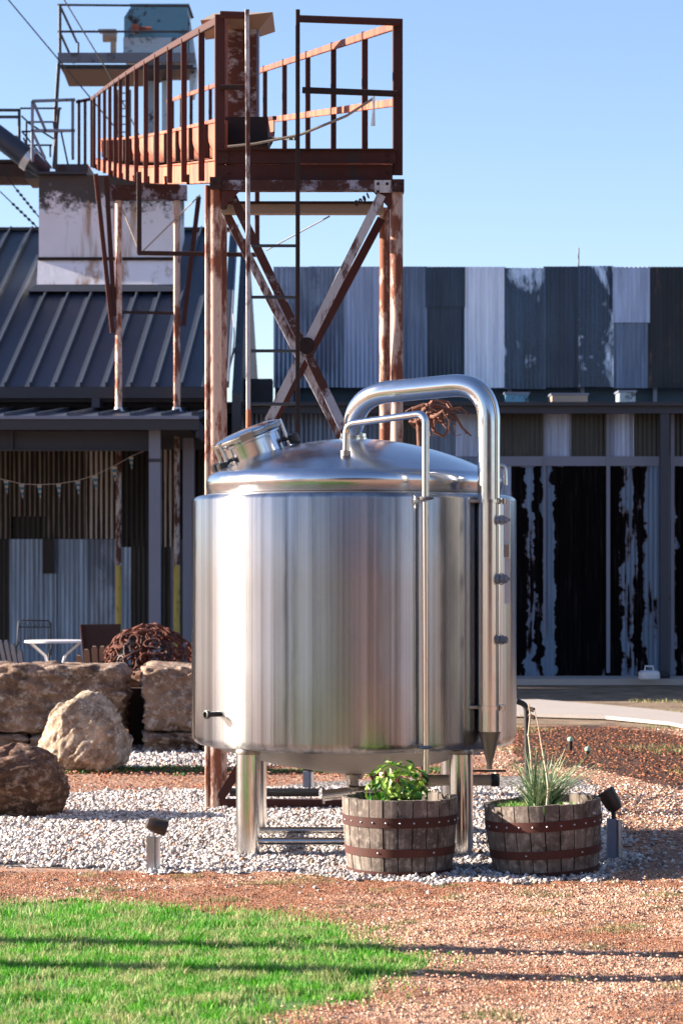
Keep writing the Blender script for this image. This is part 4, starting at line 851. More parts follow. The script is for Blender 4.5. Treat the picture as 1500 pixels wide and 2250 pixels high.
# thin pipe
d2 = 13.77
pts = bend([V(759,1015,14.1), V(761,932,14.1), V(934,908,d2), V(934,1092,d2)], [.06,.06], 8)
tb('spray_pipe', pts, .0215, 'pipe_steel', 14)
MB().lathe([(.03,-.04),(.03,.04)], V(759,1005,14.1), 12).build('spray_flange', M['dull_steel'], tk)
tb('spray_drop', [V(934,1103,d2), V(936,1700,d2)], .0185, 'pipe_steel', 14)
for y in (1095, 1642):
    MB().lathe([(.012,-.010),(.032,-.010),(.036,0),(.032,.010),(.012,.010)], V(934,y,d2), 14).bar(V(916,y,d2), V(952,y,d2), .012, .012).bar(V(934,y,d2), T(TR,25,Z(y,d2)), .014, .014).build('clamp', M['grey_steel'], tk)
# hatch on the left of the dome
hc = P(561, 996, 14.75); ax = Vector((-.50, -.28, 1)).normalized()
ax = Vector((-.40, -.10, 1)).normalized()
hn = MB().lathe([(.175,-.14),(.175,.08),(.19,.085),(.19,.098)], hc, 36, ax).build('hatch_neck', M['dome_steel'], tk)
hl = MB().lathe([(.203,.102),(.21,.108),(.21,.136),(.20,.144),(.14,.158),(0,.165)], hc, 36, ax).build('hatch_lid', M['polished'], tk)
MB().lathe([(.211,.110),(.216,.114),(.216,.128),(.211,.132)], hc, 36, ax).build('lid_band', M['dull_steel'], hl)
M3 = ax.to_track_quat('Z','Y').to_matrix()
def H(r, a, z): return hc+M3 @ Vector((r*math.cos(R(a)), r*math.sin(R(a)), z))
# hinge block in front, knobs at both ends
fa = min(range(0,360,5), key=lambda a: H(1,a,0).y)
MB().bar(H(.225,fa-10,.12), H(.225,fa+10,.12), .07, .05, up=ax).build('hinge', M['dull_steel'], tk)
la_ = min(range(0,360,5), key=lambda a: H(1,a,0).x); ra_ = (la_+180) % 360
for a, nm in ((la_,'toggle'),(ra_,'toggle'),((la_+35)%360,'toggle')):
    m = MB().cyl(H(.18,a,.02), H(.25,a,.0), .014).lathe([(0,-.035),(.03,-.025),(.034,0),(.03,.025),(0,.035)], H(.255,a,-.0), 12, ax); m.build(nm, M['black_metal'], tk)
    MB().cyl(H(.215,a,-.05), H(.215,a,.14), .011).build('toggle_bolt', M['polished'], tk)
# small nozzle bottom left
zn = Z(1570,14.1)
MB().cyl(T(TR-.02,-53,zn), T(TR+.09,-53,zn), .016).lathe([(.0,0),(.026,0),(.026,.02),(.018,.022),(.018,.002)], T(TR+.08,-53,zn), 14, T(1,-53,0)-T(0,-53,0)).build('nozzle', M['black_metal'], tk)
# outlet, valve and the run of pipe under the cone
m = MB().cyl((TX,TY,.20), (TX,TY,.46), .030).lathe([(.03,.40),(.055,.40),(.055,.425),(.03,.425)], (TX,TY,0), 18).lathe([(.03,.29),(.045,.30),(.045,.35),(.03,.36)], (TX,TY,0), 18); m.build('outlet', M['dull_steel'], tk)
dz = 14.75
zz1 = Z(1748, dz)
m = MB().cyl((X(712,dz),dz,zz1), (X(768,dz),dz,zz1+.02), .034).lathe([(.03,0),(.052,0),(.052,.014),(.03,.014)], (X(708,dz),dz,zz1), 18, (1,0,.05)).lathe([(.03,0),(.05,0),(.05,.014),(.03,.014)], (X(764,dz),dz,zz1+.02), 18, (1,0,.05)); m.build('valve_body', M['polished'], tk)
MB().bar((X(768,dz),dz-.03,zz1+.02), (X(762,dz),dz-.03,zz1+.10), .02, .012).build('valve_handle', M['polished'], tk)
tb('drain_pipe', [(X(768,dz),dz,zz1+.02), (TX+.02,dz,zz1+.03), (TX+.5,dz,zz1+.08)], .026, 'dull_steel')
m = MB(); m.cyl((X(940,dz),dz,Z(1714,dz)), (X(1078,dz),dz,Z(1714,dz)), .034); m.build('pump', M['beige_paint'], tk)
MB().cyl((X(1078.5,dz),dz,Z(1714,dz)), (X(1096,dz),dz,Z(1714,dz)), .040).build('pump_end', M['black_metal'], tk)
MB().cyl((X(928,dz),dz,Z(1714,dz)), (X(939.5,dz),dz,Z(1714,dz)), .040).build('pump_end', M['black_metal'], tk)
MB().bar((X(1040,dz),dz+.04,Z(1695,dz)), (X(1112,dz),dz+.04,Z(1695,dz)), .02, .012).build('pump_bracket', M['black_metal'], tk)
# ================================================================== BARREL PLANTERS
def barrel(cx, cy, rt, rb, h, tilt, label):
    e = empty('barrel_planter', (cx, cy, 0), label, 'planter', 'half barrel planters')
    ns = 24; base = Matrix.Translation((cx,cy,0)) @ Matrix.Rotation(tilt, 4, 'Y')
    def rad(t): return rb+(rt-rb)*(1-(1-t)**1.7)
    th = 2*math.pi/ns
    vs = []; nz = 6; hw = th/2-.010
    for i in range(nz+1):
        t = i/nz; r = rad(t)
        for (a, rr) in ((-hw, r),(0, r*1.004),(hw, r),(hw, r-.024),(-hw, r-.024)):
            vs.append((rr*math.cos(a), rr*math.sin(a), h*t))
    fs = [(i*5+k, i*5+(k+1)%5, (i+1)*5+(k+1)%5, (i+1)*5+k) for i in range(nz) for k in range(5)]+[(4,3,2,1,0), tuple(nz*5+k for k in range(5))]
    sm = MB().add(vs, fs).mesh('stave_mesh', 30); sm.materials.append(M['barrel_wood'])
    for k in range(ns):
        inst('stave', sm, e, base @ Matrix.Rotation(th*k+.07, 4, 'Z') @ Matrix.Diagonal((1+random.uniform(-.006,.008), 1, 1+random.uniform(-.012,.012), 1)))
    for zc_, wd in ((.08,.05),(.33,.045),(.72,.055)):
        if zc_ == .08: zc_, wd = .045, .038
        z0, z1 = h*zc_-wd/2*1, h*zc_+wd/2
        z0 = max(z0, .002)
        me = MB().lathe([(rad(z0/h)*1.004+.001,z0),(rad(z0/h)*1.004+.005,z0),(rad(z1/h)*1.004+.005,z1),(rad(z1/h)*1.004+.001,z1)], (0,0,0), 48).mesh('hoop', 30); me.materials.append(M['rust_hoop'])
        hp = inst('hoop', me, e, base)
        nr = 26 if zc_ > .6 else 6; rv = MB()
        for k in range(nr):
            a = 2*math.pi*k/nr+.1; r = rad(zc_)*1.004+.006
            rv.lathe([(.006,-.001),(.0045,.003),(0,.004)], (r*math.cos(a), r*math.sin(a), h*zc_), 7, (math.cos(a),math.sin(a),0))
        rm = rv.mesh('rivet', 60); rm.materials.append(M['zinc']); inst('rivet', rm, hp, base)
    me = MB().lathe([(rad(.86)-.03,h*.85),(rad(.86)*.5,h*.88),(0,h*.9)], (0,0,0), 32).mesh('soil', 40); me.materials.append(M['soil']); inst('soil', me, e, base)
    return e
rusty('rust_hoop', (.012,.006,.005), (.06,.014,.008), .72, .6, 0, 3)
def bc(px, py_front, rb):          # centre from the front foot
    d = F*EYE/(py_front-HOR); return X(px, d+rb), d+rb
b1x, b1y = bc(878, 1932, .285); barrel(b1x, b1y, .318, .283, .425, 0, 'half oak barrel planter holding the round leafy green bush, rusty hoops')
b2x, b2y = bc(1200, 1932, .29); barrel(b2x, b2y, .322, .285, .40, R(-3.5), 'half barrel planter holding the spiky grass and bare stalks, leaning slightly')
# bush
bu = empty('leafy_bush', (b1x, b1y, .36), 'round leafy lime and green bush growing in the left barrel', 'plant')
lv = MB().add([(0,0,0),(.010,.012,.004),(.013,.028,.002),(0,.042,-.004),(-.013,.028,.002),(-.010,.012,.004),(0,.02,-.003)], [(0,1,6),(1,2,6),(2,3,6),(3,4,6),(4,5,6),(5,0,6)])
lme = lv.mesh('leaf_mesh', 0); lme.materials.append(M['bush_leaf'])
cxb, czb = X(878,b1y), Z(1728,b1y-.05)
stm = MB()
for k in range(14):
    a = random.random()*6.28; rr = random.uniform(.04,.17); stm.tube([(cxb+random.uniform(-.04,.04), b1y+random.uniform(-.04,.04), .36), (cxb+rr*.6*math.cos(a), b1y+rr*.6*math.sin(a), .44), (cxb+rr*math.cos(a), b1y+rr*math.sin(a), czb+random.uniform(-.02,.07))], .003, 5)
stm.build('stem', M['bark'], bu)
for k in range(290):
    while True:
        v = Vector((random.uniform(-1,1), random.uniform(-1,1), random.uniform(-.9,1)))
        if v.length < 1 and v.length > .45: break
    lob = 1+.22*mnoise.noise(v*2.3)
    p = Vector((cxb+v.x*.182*lob, b1y+v.y*.18*lob, czb+.008+v.z*.138*lob))
    if p.z < .40: p.z = .40+random.random()*.03
    rot = (v+Vector((random.uniform(-.5,.5), random.uniform(-.5,.5), random.uniform(.0,.9)))).to_track_quat('Z','Y').to_matrix().to_4x4()
    inst('leaf', lme, bu, Matrix.Translation(p) @ rot @ Matrix.Rotation(random.random()*6.28, 4, 'Z') @ Matrix.Scale(random.uniform(.75,1.45), 4))
# spiky grass
sg = empty('spiky_plant', (b2x, b2y, .34), 'clump of thin pointed green leaves growing in the right barrel', 'plant')
for k in range(290):
    a = random.random()*6.28; t = math.sqrt(random.random()); ln = random.uniform(.18,.40)*(1.1-.30*t); out = t*ln*1.15
    p0 = Vector((b2x-.03+random.uniform(-.06,.06), b2y+random.uniform(-.06,.06), .345)); dx = Vector((math.cos(a), math.sin(a), 0))
    if dx.x > 0: out *= 1.45; ln *= 1.1
    sd_ = Vector((-dx.y, dx.x, 0))*random.uniform(.0030,.0058); vs = []
    for i in range(5):
        s = i/4; c_ = p0+dx*out*s**1.3+Vector((0,0,(ln*(s-.28*t*s*s)))); wd = sd_*(1-s**2*.95)
        vs += [c_-wd, c_+wd]
    me = MB().add(vs, [(i*2,i*2+1,i*2+3,i*2+2) for i in range(4)]).mesh('leaf', 0); me.materials.append(M['spiky_leaf']); mesh_obj('leaf', me, None, sg)
pm = []
for k in range(5000):
    a = random.random()*6.28; r = .27*math.sqrt(random.random()); pm.append((b2x+r*math.cos(a), b2y+r*math.sin(a)))
pm = np.array(pm); pm = pm[(pm[:,0] < b2x+.05)|(rng.random(len(pm)) < .4)]
blades('ground_cover', pm[:2600], .02, .05, .003, M['grass'], 'low green ground cover filling the top of the right barrel', 'ground cover', .335)
stones('barrel_pebbles', np.array([(b2x+.06+random.random()*.2, b2y+random.uniform(-.2,.2)) for k in range(260)]), .010, .02, M['gravel'], 'pale pebbles on the soil at the right side of the right barrel', 'pebbles', .345)
def stalk(pts, r, label):
    m = MB().tube([P(*q_) for q_ in pts], r, 7)
    for i in range(1, len(pts)-1):
        if random.random() < .9: m.lathe([(0,-.012),(.010,0),(0,.012)], P(*pts[i]), 7)
    o = m.build('dry_stalk', M['dry_stalk']); return tag(o, label, 'plant stalk')
yb = b2y
stalk([(1200,1775,yb-.16),(1204,1735,yb-.15),(1200,1700,yb-.12),(1193,1660,yb-.1),(1186,1620,yb-.1),(1180,1585,yb-.1),(1172,1560,yb-.1)], [.007,.0065,.006,.005,.004,.003,.0025], 'pale bare stalk leaning left, the front one in the right barrel')
stalk([(1172,1745,yb+.05),(1168,1700,yb+.05),(1165,1655,yb+.05),(1160,1615,yb+.05),(1164,1570,yb+.05),(1160,1545,yb+.05)], [.007,.0065,.006,.005,.004,.003], 'pale bare stalk standing nearly upright, the back one in the right barrel')
# standpipe behind it
sp_ = empty('standpipe', tuple(G(1158,1728)), 'black bent standpipe with small taps behind the right barrel', 'pipe')
dS = G(1158,1728).y
MB().tube(bend([G(1158,1728), P(1156,1548,dS), P(1134,1541,dS-.0)], .05, 5), .022, 12).build('riser', M['black_metal'], sp_)
m = MB().cyl(P(1160,1557,dS-.02), P(1172,1560,dS-.05), .018).cyl(P(1160,1572,dS-.02), P(1174,1577,dS-.05), .016); m.build('tap', M['rust_dark'], sp_)
# yard hydrants / caps in the mulch
for k, (px, py, hh) in enumerate(((1252,1655,.11),(1290,1662,.05))):
    g = G(px, py); e = empty('sprinkler', tuple(g), 'small sprinkler with pale green cap in the red mulch, '+('taller one' if k == 0 else 'lower one at right'), 'sprinkler', 'sprinklers in the mulch')
    MB().cyl(g, g+Vector((0,0,hh)), .018).build('stem', M['rust_dark'], e); MB().lathe([(.024,0),(.027,.015),(.021,.032),(0,.04)], g+Vector((0,0,hh+.001)), 14).build('cap', M['green_cap'] if 'green_cap' in M else plain('green_cap', (.30,.48,.34), .5), e)
# ================================================================== GROUND SPOTLIGHTS
def spot(px, py, h, head_dir, s, label, grey=False):
    g = G(px, py); e = empty('ground_spotlight', tuple(g), label, 'spotlight', 'ground spotlights')
    MB().box(g.x-.034*s, g.x+.012*s, g.y-.02*s, g.y+.02*s, 0, h*.68).build('stake', M['trim_light'] if grey else M['zinc'], e)
    MB().cyl(g+Vector((.026*s,0,0)), g+Vector((.026*s,0,h*.66)), .016*s).build('conduit', M['zinc'], e)
    nk = g+Vector((0,0,h*.68)); MB().tube([nk, nk+Vector((.0,0,h*.14)), nk+Vector((head_dir.x*.04,head_dir.y*.04,h*.20))], .012*s, 8).build('neck', M['zinc'] if not grey else M['black_metal'], e)
    hd_ = nk+Vector((0,0,h*.22)); 
    MB().lathe([(.0,-.065*s),(.03*s,-.06*s),(.042*s,-.03*s),(.047*s,.05*s),(.040*s,.052*s),(.035*s,.02*s),(0,.018*s)], hd_+head_dir.normalized()*.03*s, 18, head_dir).build('lamp_head', M['bronze'], e)
    return e
plain('bronze', (.045,.03,.022), .45, .3)
spot(336, 1916, .295, Vector((.9,.1,-.28)), 1.0, 'bronze headed ground spotlight on a grey stake in the gravel left of the tank')
spot(1347, 1892, .36, Vector((-.55,.1,.9)), 1.15, 'black headed ground spotlight on twin grey posts behind the right barrel', True)
spot(676, 1737, .215, Vector((0,.9,.5)), 1.1, 'pale ground spotlight stake seen under the tank', True)
# ================================================================== STONES
def rock(name, c, size, seed, mat, label, cuts=4, sub=5, rz=0, sharp=.25, parent=None, squash=.0):
    bm = bmesh.new(); bmesh.ops.create_icosphere(bm, subdivisions=sub, radius=1)
    rnd = random.Random(seed); pl = [(Vector((rnd.gauss(0,1), rnd.gauss(0,1), rnd.gauss(0,.7))).normalized(), rnd.uniform(.60,.84)) for _ in range(cuts*4)]
    off = Vector((seed*7.1, seed*3.3, 0))
    for v in bm.verts:
        p = v.co.normalized()
        for n_, dd in pl:
            k = p.dot(n_)
            if k > dd: p = p-n_*(k-dd)*.85
        st_ = Vector((p.x*1.3+p.z*.8, p.y*1.6, (p.z-p.x*.55)*6.5))+off
        p *= 1+.06*mnoise.fractal(p*1.3+off, .6, 2.1, 3)+.022*mnoise.fractal(p*6+off, .75, 2.1, 5)+.032*mnoise.fractal(st_, .7, 2.1, 4)-.05*max(0, .12-abs(mnoise.noise(st_*.7)))/.12
        v.co = p
    m = Matrix.Translation(c) @ Matrix.Rotation(rz, 4, 'Y') @ Matrix.Diagonal((*size, 1)); bm.transform(m)
    me = bpy.data.meshes.new(name); bm.to_mesh(me); bm.free(); me.shade_smooth(); me.materials.append(M[mat])
    return tag(mesh_obj(name, me, None), label, 'boulder')
d = G(180,1702).y; rock('boulder', (X(186,d+.3), d+.32, .27), (.45,.36,.37), 3, 'limestone_pale', 'big pale cream boulder leaning against the block wall', 4, 6, R(-32))
d = G(40,1806).y; rock('boulder', (X(10,d+.35), d+.36, .22), (.43,.38,.33), 21, 'limestone_brown', 'dark brown boulder at the left edge in the gravel', 3, 6, R(8))
wl = empty('block_wall', (-2, 21.9, 0), 'low retaining wall of huge rough limestone blocks left of the tank', 'wall')
def block(x0, x1, z0, z1, y0, y1, seed, mat='limestone'):
    bm = bmesh.new(); bmesh.ops.create_cube(bm, size=1)
    bmesh.ops.subdivide_edges(bm, edges=bm.edges, cuts=34, use_grid_fill=True)
    off = Vector((seed*5.7, seed*2.1, seed)); cx, cy, cz = (x0+x1)/2, (y0+y1)/2, (z0+z1)/2; sx, sy, sz = x1-x0, y1-y0, z1-z0
    for v in bm.verts:
        p = v.co*1.0; q_ = Vector((p.x*sx, p.y*sy, p.z*sz))
        r = .035*min(1, .5/max(sz,.3)); L_ = Vector((max(0,abs(q_.x)-(sx/2-.05)), max(0,abs(q_.y)-(sy/2-.05)), max(0,abs(q_.z)-(sz/2-.05))))
        if L_.length > .05: q_ -= Vector((math.copysign(L_.x,q_.x), math.copysign(L_.y,q_.y), math.copysign(L_.z,q_.z)))*(1-.05/L_.length)
        nrm = q_.normalized(); w3 = Vector((q_.x*1.2, q_.y, q_.z*3.4))+off
        q_ += nrm*(.055*mnoise.fractal(w3*1.4, .6, 2.1, 3)+.035*mnoise.fractal(w3*6, .7, 2.1, 3))
        v.co = q_+Vector((cx,cy,cz))
    me = bpy.data.meshes.new('stone_block'); bm.to_mesh(me); bm.free(); me.shade_smooth(); me.materials.append(M[mat]); return mesh_obj('stone_block', me, None, wl)
W = 21.9; wz = Z(1612, W)
block(X(-330,W), X(-120,W), wz+.02, Z(1466,W), W, W+.9, 8)
block(X(-115,W), X(268,W), wz+.015, Z(1463,W), W, W+.9, 2)
block(X(-200,W), X(60,W), -.05, wz, W-.02, W+.9, 5); block(X(64,W), X(250,W), -.05, wz, W-.03, W+.9, 6)
block(X(313,W), X(545,W), Z(1607,W), Z(1466,W), W+.02, W+.95, 4); block(X(316,W), X(440,W), -.05, Z(1611,W), W-.02, W+.95, 9); block(X(444,W), X(545,W), -.05, Z(1611,W), W, W+.95, 12)
block(X(262,W+1), X(318,W+1), 0, Z(1478,W+1), W+1.0, W+1.6, 14, 'limestone_brown')
MB().box(X(262,W)+.02, X(316,W)-.02, W+.75, W+.98, 0, .55).build('joint', M['soil'], wl)
# ================================================================== PATIO FURNITURE
def fanchair(px, d, ztop, width, rz, mat, label, n=6):
    x = X(px, d); e = empty('slat_chair', (x, d, 0), label, 'chair', 'fan backed garden chairs', rz)
    B = Matrix.Translation((x,d,0)) @ Matrix.Rotation(rz, 4, 'Z')
    for k in range(n):
        t = (k-(n-1)/2)/((n-1)/2); xx = t*width/2*.86; top = ztop-.10*t*t-.0; m = MB()
        wd = width/n*.36
        pts = [(xx*.75-wd*.8,.30),(xx*.75+wd*.8,.30),(xx+wd,top-.03),(xx+wd*.6,top),(xx-wd*.6,top),(xx-wd,top-.03)]
        m.poly([B @ Vector((p_[0], .10+.32*(1-(p_[1]-.3)/.7)*-1+.30, p_[1])) if 0 else B @ Vector((p_[0], .05-(p_[1]-.3)*.38*-1, p_[1])) for p_ in pts], B.to_3x3() @ Vector((0,.022,-.006)))
        m.build('back_slat', mat, e, 0)
    m = MB(); m.bar(B @ Vector((-width*.45,.16,.55)), B @ Vector((width*.45,.16,.55)), .025, .07).bar(B @ Vector((-width*.38,.09,.38)), B @ Vector((width*.38,.09,.38)), .025, .07); m.build('back_rail', mat, e)
    for k in range(5): MB().bar(B @ Vector((-width*.42,-.04-.11*k,.32+.012*k)), B @ Vector((width*.42,-.04-.11*k,.32+.012*k)), .09, .02).build('seat_slat', mat, e)
    for s_ in (-1,1):
        MB().bar(B @ Vector((s_*width*.55,.2,.56)), B @ Vector((s_*width*.58,-.55,.56)), .11, .022).build('armrest', mat, e)
        MB().bar(B @ Vector((s_*width*.5,-.48,0)), B @ Vector((s_*width*.5,-.48,.55)), .035, .08, up=(0,1,0)).build('leg', mat, e)
        MB().bar(B @ Vector((s_*width*.47,-.45,.34)), B @ Vector((s_*width*.47,.45,.02)), .03, .10).build('leg', mat, e)
    return e
fanchair(42, 25.4, .935, .42, R(155), M['navy_paint'], 'dark slatted fan back chair with sunlit edges at far left behind the block wall')
fanchair(222, 25.2, .88, .48, R(180), M['pine_paint'], 'tan slatted fan back chair below the rusty sphere behind the wall')
e = empty('garden_table', (X(122,29),29,0), 'white metal garden table with curved legs on the patio', 'table')
x0, x1 = X(52,29), X(188,29)
MB().lathe([(0,0),(.37,0),(.372,.012),(.37,.025),(0,.025)], ((x0+x1)/2,29.1,Z(1412,29)), 32).build('table_top', M['white_metal'], e)
for s_ in (-1,1):
    for t in (-1,1):
        cxm = (x0+x1)/2; MB().tube([(cxm+s_*.30,29.1+t*.1,Z(1412,29)-.002),(cxm+s_*.12,29.1+t*.08,.62),(cxm+s_*.05,29.1+t*.05,.4),(cxm+s_*.16,29.1+t*.12,.15),(cxm+s_*.3,29.1+t*.2,.0)], .011, 6).build('leg', M['white_metal'], e)
e = empty('iron_chair', (X(78,30.5),30.5,0), 'black wrought iron garden chair with scrolled back behind the white table', 'chair')
dI = 30.5; m = MB()
m.tube([P(37,1440,dI), P(41,1368,dI), P(46,1363,dI), P(108,1364,dI), P(112,1370,dI), P(112,1440,dI)], .010, 6); m.build('back_frame', M['black_metal'], e)
m = MB(); m.cyl(P(41,1378,dI), P(112,1378,dI), .008, 6)
for k in range(9): m.cyl(P(46+k*7.6,1379,dI), P(46+k*7.6,1425,dI), .004, 5)
for k in range(4):
    cx_ = 52+k*17; m.tube([P(cx_-7,1377,dI), P(cx_-3,1368,dI), P(cx_+2,1371,dI), P(cx_-1,1375,dI)], .005, 5); m.tube([P(cx_+8,1377,dI), P(cx_+5,1367,dI)], .005, 5)
m.build('scroll_work', M['black_metal'], e)
MB().lathe([(0,0),(.24,0),(.25,.03),(.2,.05),(0,.055)], (X(78,dI-.3),dI-.3,.43), 24).build('seat', M['black_metal'], e)
for sx in (-1,1):
    for yy in (0,-.45): MB().cyl((X(78,dI)+sx*.21,dI+yy,0), (X(78,dI)+sx*.21,dI+yy,.45), .010, 6).build('leg', M['black_metal'], e)
    MB().tube([P(78+sx*36,1412,dI), (X(78,dI)+sx*.23,dI-.2,.66), (X(78,dI)+sx*.23,dI-.45,.62), (X(78,dI)+sx*.22,dI-.45,.43)], .012, 6).build('armrest', M['black_metal'], e)
dW = 27.5; e = empty('wicker_chair', (X(222,dW),dW,0), 'dark brown high backed wicker chair beside the rusty sphere', 'chair')
MB().poly([P(178,1372,dW), P(265,1371,dW), P(262,1480,dW), P(187,1480,dW)], (0,.07,0)).build('backrest', M['wicker'], e)
MB().bar(P(179,1374,dW-.01), P(189,1480,dW-.01), .03, .03).build('edge_piping', M['rust_red'], e)
MB().box(X(188,dW), X(262,dW), dW-.5, dW-.001, .25, .45).build('seat', M['wicker'], e)
for xx in (190, 258):
    for yy in (-.48, .02): MB().box(X(xx,dW)-.02, X(xx,dW)+.02, dW+yy, dW+yy+.04, 0, .25).build('leg', M['wicker'], e)
# fire sphere
dF = 24.8; cF = Vector((X(330,dF), dF, .60)); e = empty('fire_pit', (cF.x, dF, 0), 'rusty fire pit dome welded from scrap horseshoes and links', 'fire pit')
rF = .50; rnd = random.Random(4)
sh = []
hs = MB().tube([Vector((.055*math.cos(a), .062*math.sin(a), 0)) for a in [R(-50+i*28) for i in range(11)]], .011, 6); hme = hs.mesh('horseshoe_mesh', 50); hme.materials.append(M['rust_bright'] if 'rust_bright' in M else rusty('rust_bright', (.03,.010,.008), (.12,.03,.014), .6, .5))
rd_ = MB().tube([(-.11,0,0),(-.03,0,.012),(.05,0,.008),(.11,0,-.012)], .010, 6); rme = rd_.mesh('link_mesh', 50); rme.materials.append(M['rust_bright'])
for k in range(250):
    u, v = rnd.random()*2*math.pi, rnd.uniform(.0,1); th_ = math.acos(1-v*1.02)
    n_ = Vector((math.sin(th_)*math.cos(u), math.sin(th_)*math.sin(u), math.cos(th_)))
    p = cF+Vector((n_.x*rF, n_.y*rF, n_.z*rF*.98))
    rot = (n_+Vector((rnd.gauss(0,.2), rnd.gauss(0,.2), rnd.gauss(0,.2)))).to_track_quat('Z','Y').to_matrix().to_4x4()
    inst('horseshoe' if k%3 else 'link', hme if k%3 else rme, e, Matrix.Translation(p) @ rot @ Matrix.Rotation(rnd.random()*6.28, 4, 'Z') @ Matrix.Scale(rnd.uniform(.7,1.15), 4))
MB().lathe([(.40,.22),(.56,.52),(.60,.53),(.60,.56),(.52,.56),(.36,.27)], (cF.x,dF,0), 32).build('fire_bowl', M['rust_red'], e)
for k in range(3):
    a = k*2.1+.4; MB().cyl((cF.x+.35*math.cos(a),dF+.35*math.sin(a),0), (cF.x+.42*math.cos(a),dF+.42*math.sin(a),.3), .02).build('leg', M['rust_red'], e)
# bunting
bt = empty('bunting', (X(150,33), 33, 2.8), 'string of blue and white striped pennants hanging inside the porch', 'bunting')
fl = [(14,1056),(48,1064),(87,1066),(129,1064),(171,1057),(209,1045),(251,1025),(288,1004)]
dB = 33.0; MB().tube([P(-60,1040,dB)]+[P(x,y-1,dB) for x,y in fl]+[P(330,985,dB)], .003, 5).build('string', M['white_metal'], bt)
a = N('pennant'); sx = a.n('ShaderNodeSeparateXYZ'); a.L(a.pos('Object'), sx.inputs[0])
stp = a.ramp(a.math('FRACT', a.math('MULTIPLY', sx.outputs[2], 11.0)), [(0,(.03,.16,.27)),(.5,(.36,.36,.36))], 'CONSTANT'); a.set(c=stp, r=.8); M['pennant'] = a.m
for x, y in fl:
    w_ = .095; hgt = .27; tw = random.uniform(-.5,.5)
    me = MB().poly([(-w_/2*math.cos(tw),-w_/2*math.sin(tw)*.4,0),(w_/2*math.cos(tw),w_/2*math.sin(tw)*.4,0),(.02,0.03,-hgt)], (0,.004,0)).mesh('pennant', 0); me.materials.append(M['pennant'])
    inst('pennant', me, bt, Matrix.Translation(P(x,y,dB)) @ Matrix.Scale(random.uniform(.70,.88),4))
# propane style tank by the wall
dP = 34.0; g = Vector((X(1425,dP),dP,.10)); e = empty('portable_tank', tuple(g), 'small low white portable tank with handle on the pavement by the warehouse', 'gas tank')
MB().lathe([(0,0),(.13,0),(.15,.02),(.152,.05),(.146,.055),(.152,.06),(.15,.105),(.12,.125),(0,.13)], g, 28).build('body', M['white_metal'], e)
MB().tube([g+Vector((-.06,0,.12)), g+Vector((-.055,0,.19)), g+Vector((.055,0,.19)), g+Vector((.06,0,.12))], .012, 8).build('handle', M['white_metal'], e)
kt_ = MB().lathe([(0,0),(.08,0),(.09,.04),(.05,.09),(0,.1)], (X(1458,34.4),34.4,.10), 18).tube([(X(1450,34.4),34.4,.17),(X(1458,34.4),34.4,.26),(X(1466,34.4),34.4,.17)], .008, 6).build('bucket', M['dark_frame']); tag(kt_, 'small dark covered bucket beside the white portable tank', 'bucket')
# dead vine behind the dome
vn = empty('dead_vine', (X(923,17.4),17.4,0), 'gnarled bare reddish vine twisting out behind the tank dome', 'vine')
dV = 17.4; m = MB(); m.tube([(X(925,dV),dV,0), P(922,1500,dV), P(928,1200,dV), P(922,1010,dV), P(918,930,dV), P(905,895,dV), P(890,905,dV)], [.03,.028,.022,.018,.014,.010,.006], 8); m.build('trunk', M['vine_bark'] if 'vine_bark' in M else plain('vine_bark', (.16,.06,.035), .7, 0, .5, 18, .6), vn)
rnd = random.Random(9)
for k in range(20):
    x, y, dd = rnd.uniform(900,960), rnd.uniform(885,930), dV+rnd.uniform(-.12,.12); pts = [P(x,y,dd)]; dx, dy = rnd.uniform(4,13), rnd.uniform(-7,9)
    for i in range(rnd.randint(4,8)):
        x += dx+rnd.gauss(0,4); y += dy+rnd.gauss(0,5); dd += rnd.gauss(0,.03); dy += rnd.gauss(2,4)
        if x > 1040 or y > 965 or y < 868: break
        pts.append(P(x,y,dd))
    if len(pts) > 2: MB().tube(pts, [max(.003,.014*(1-i/len(pts))) for i in range(len(pts))], 6).build('branch', M['vine_bark'], vn)
for pts in ([(925,925),(950,905),(975,900),(1000,915),(1015,940),(1035,958)],[(925,915),(945,925),(955,950),(975,960),(985,940)],[(905,900),(930,890),(960,892),(990,900),(1012,896),(1030,912)]):
    MB().tube([P(x,y,dV-.05) for x,y in pts], [.016,.015,.013,.011,.009,.006][:len(pts)], 7).build('branch', M['vine_bark'], vn)
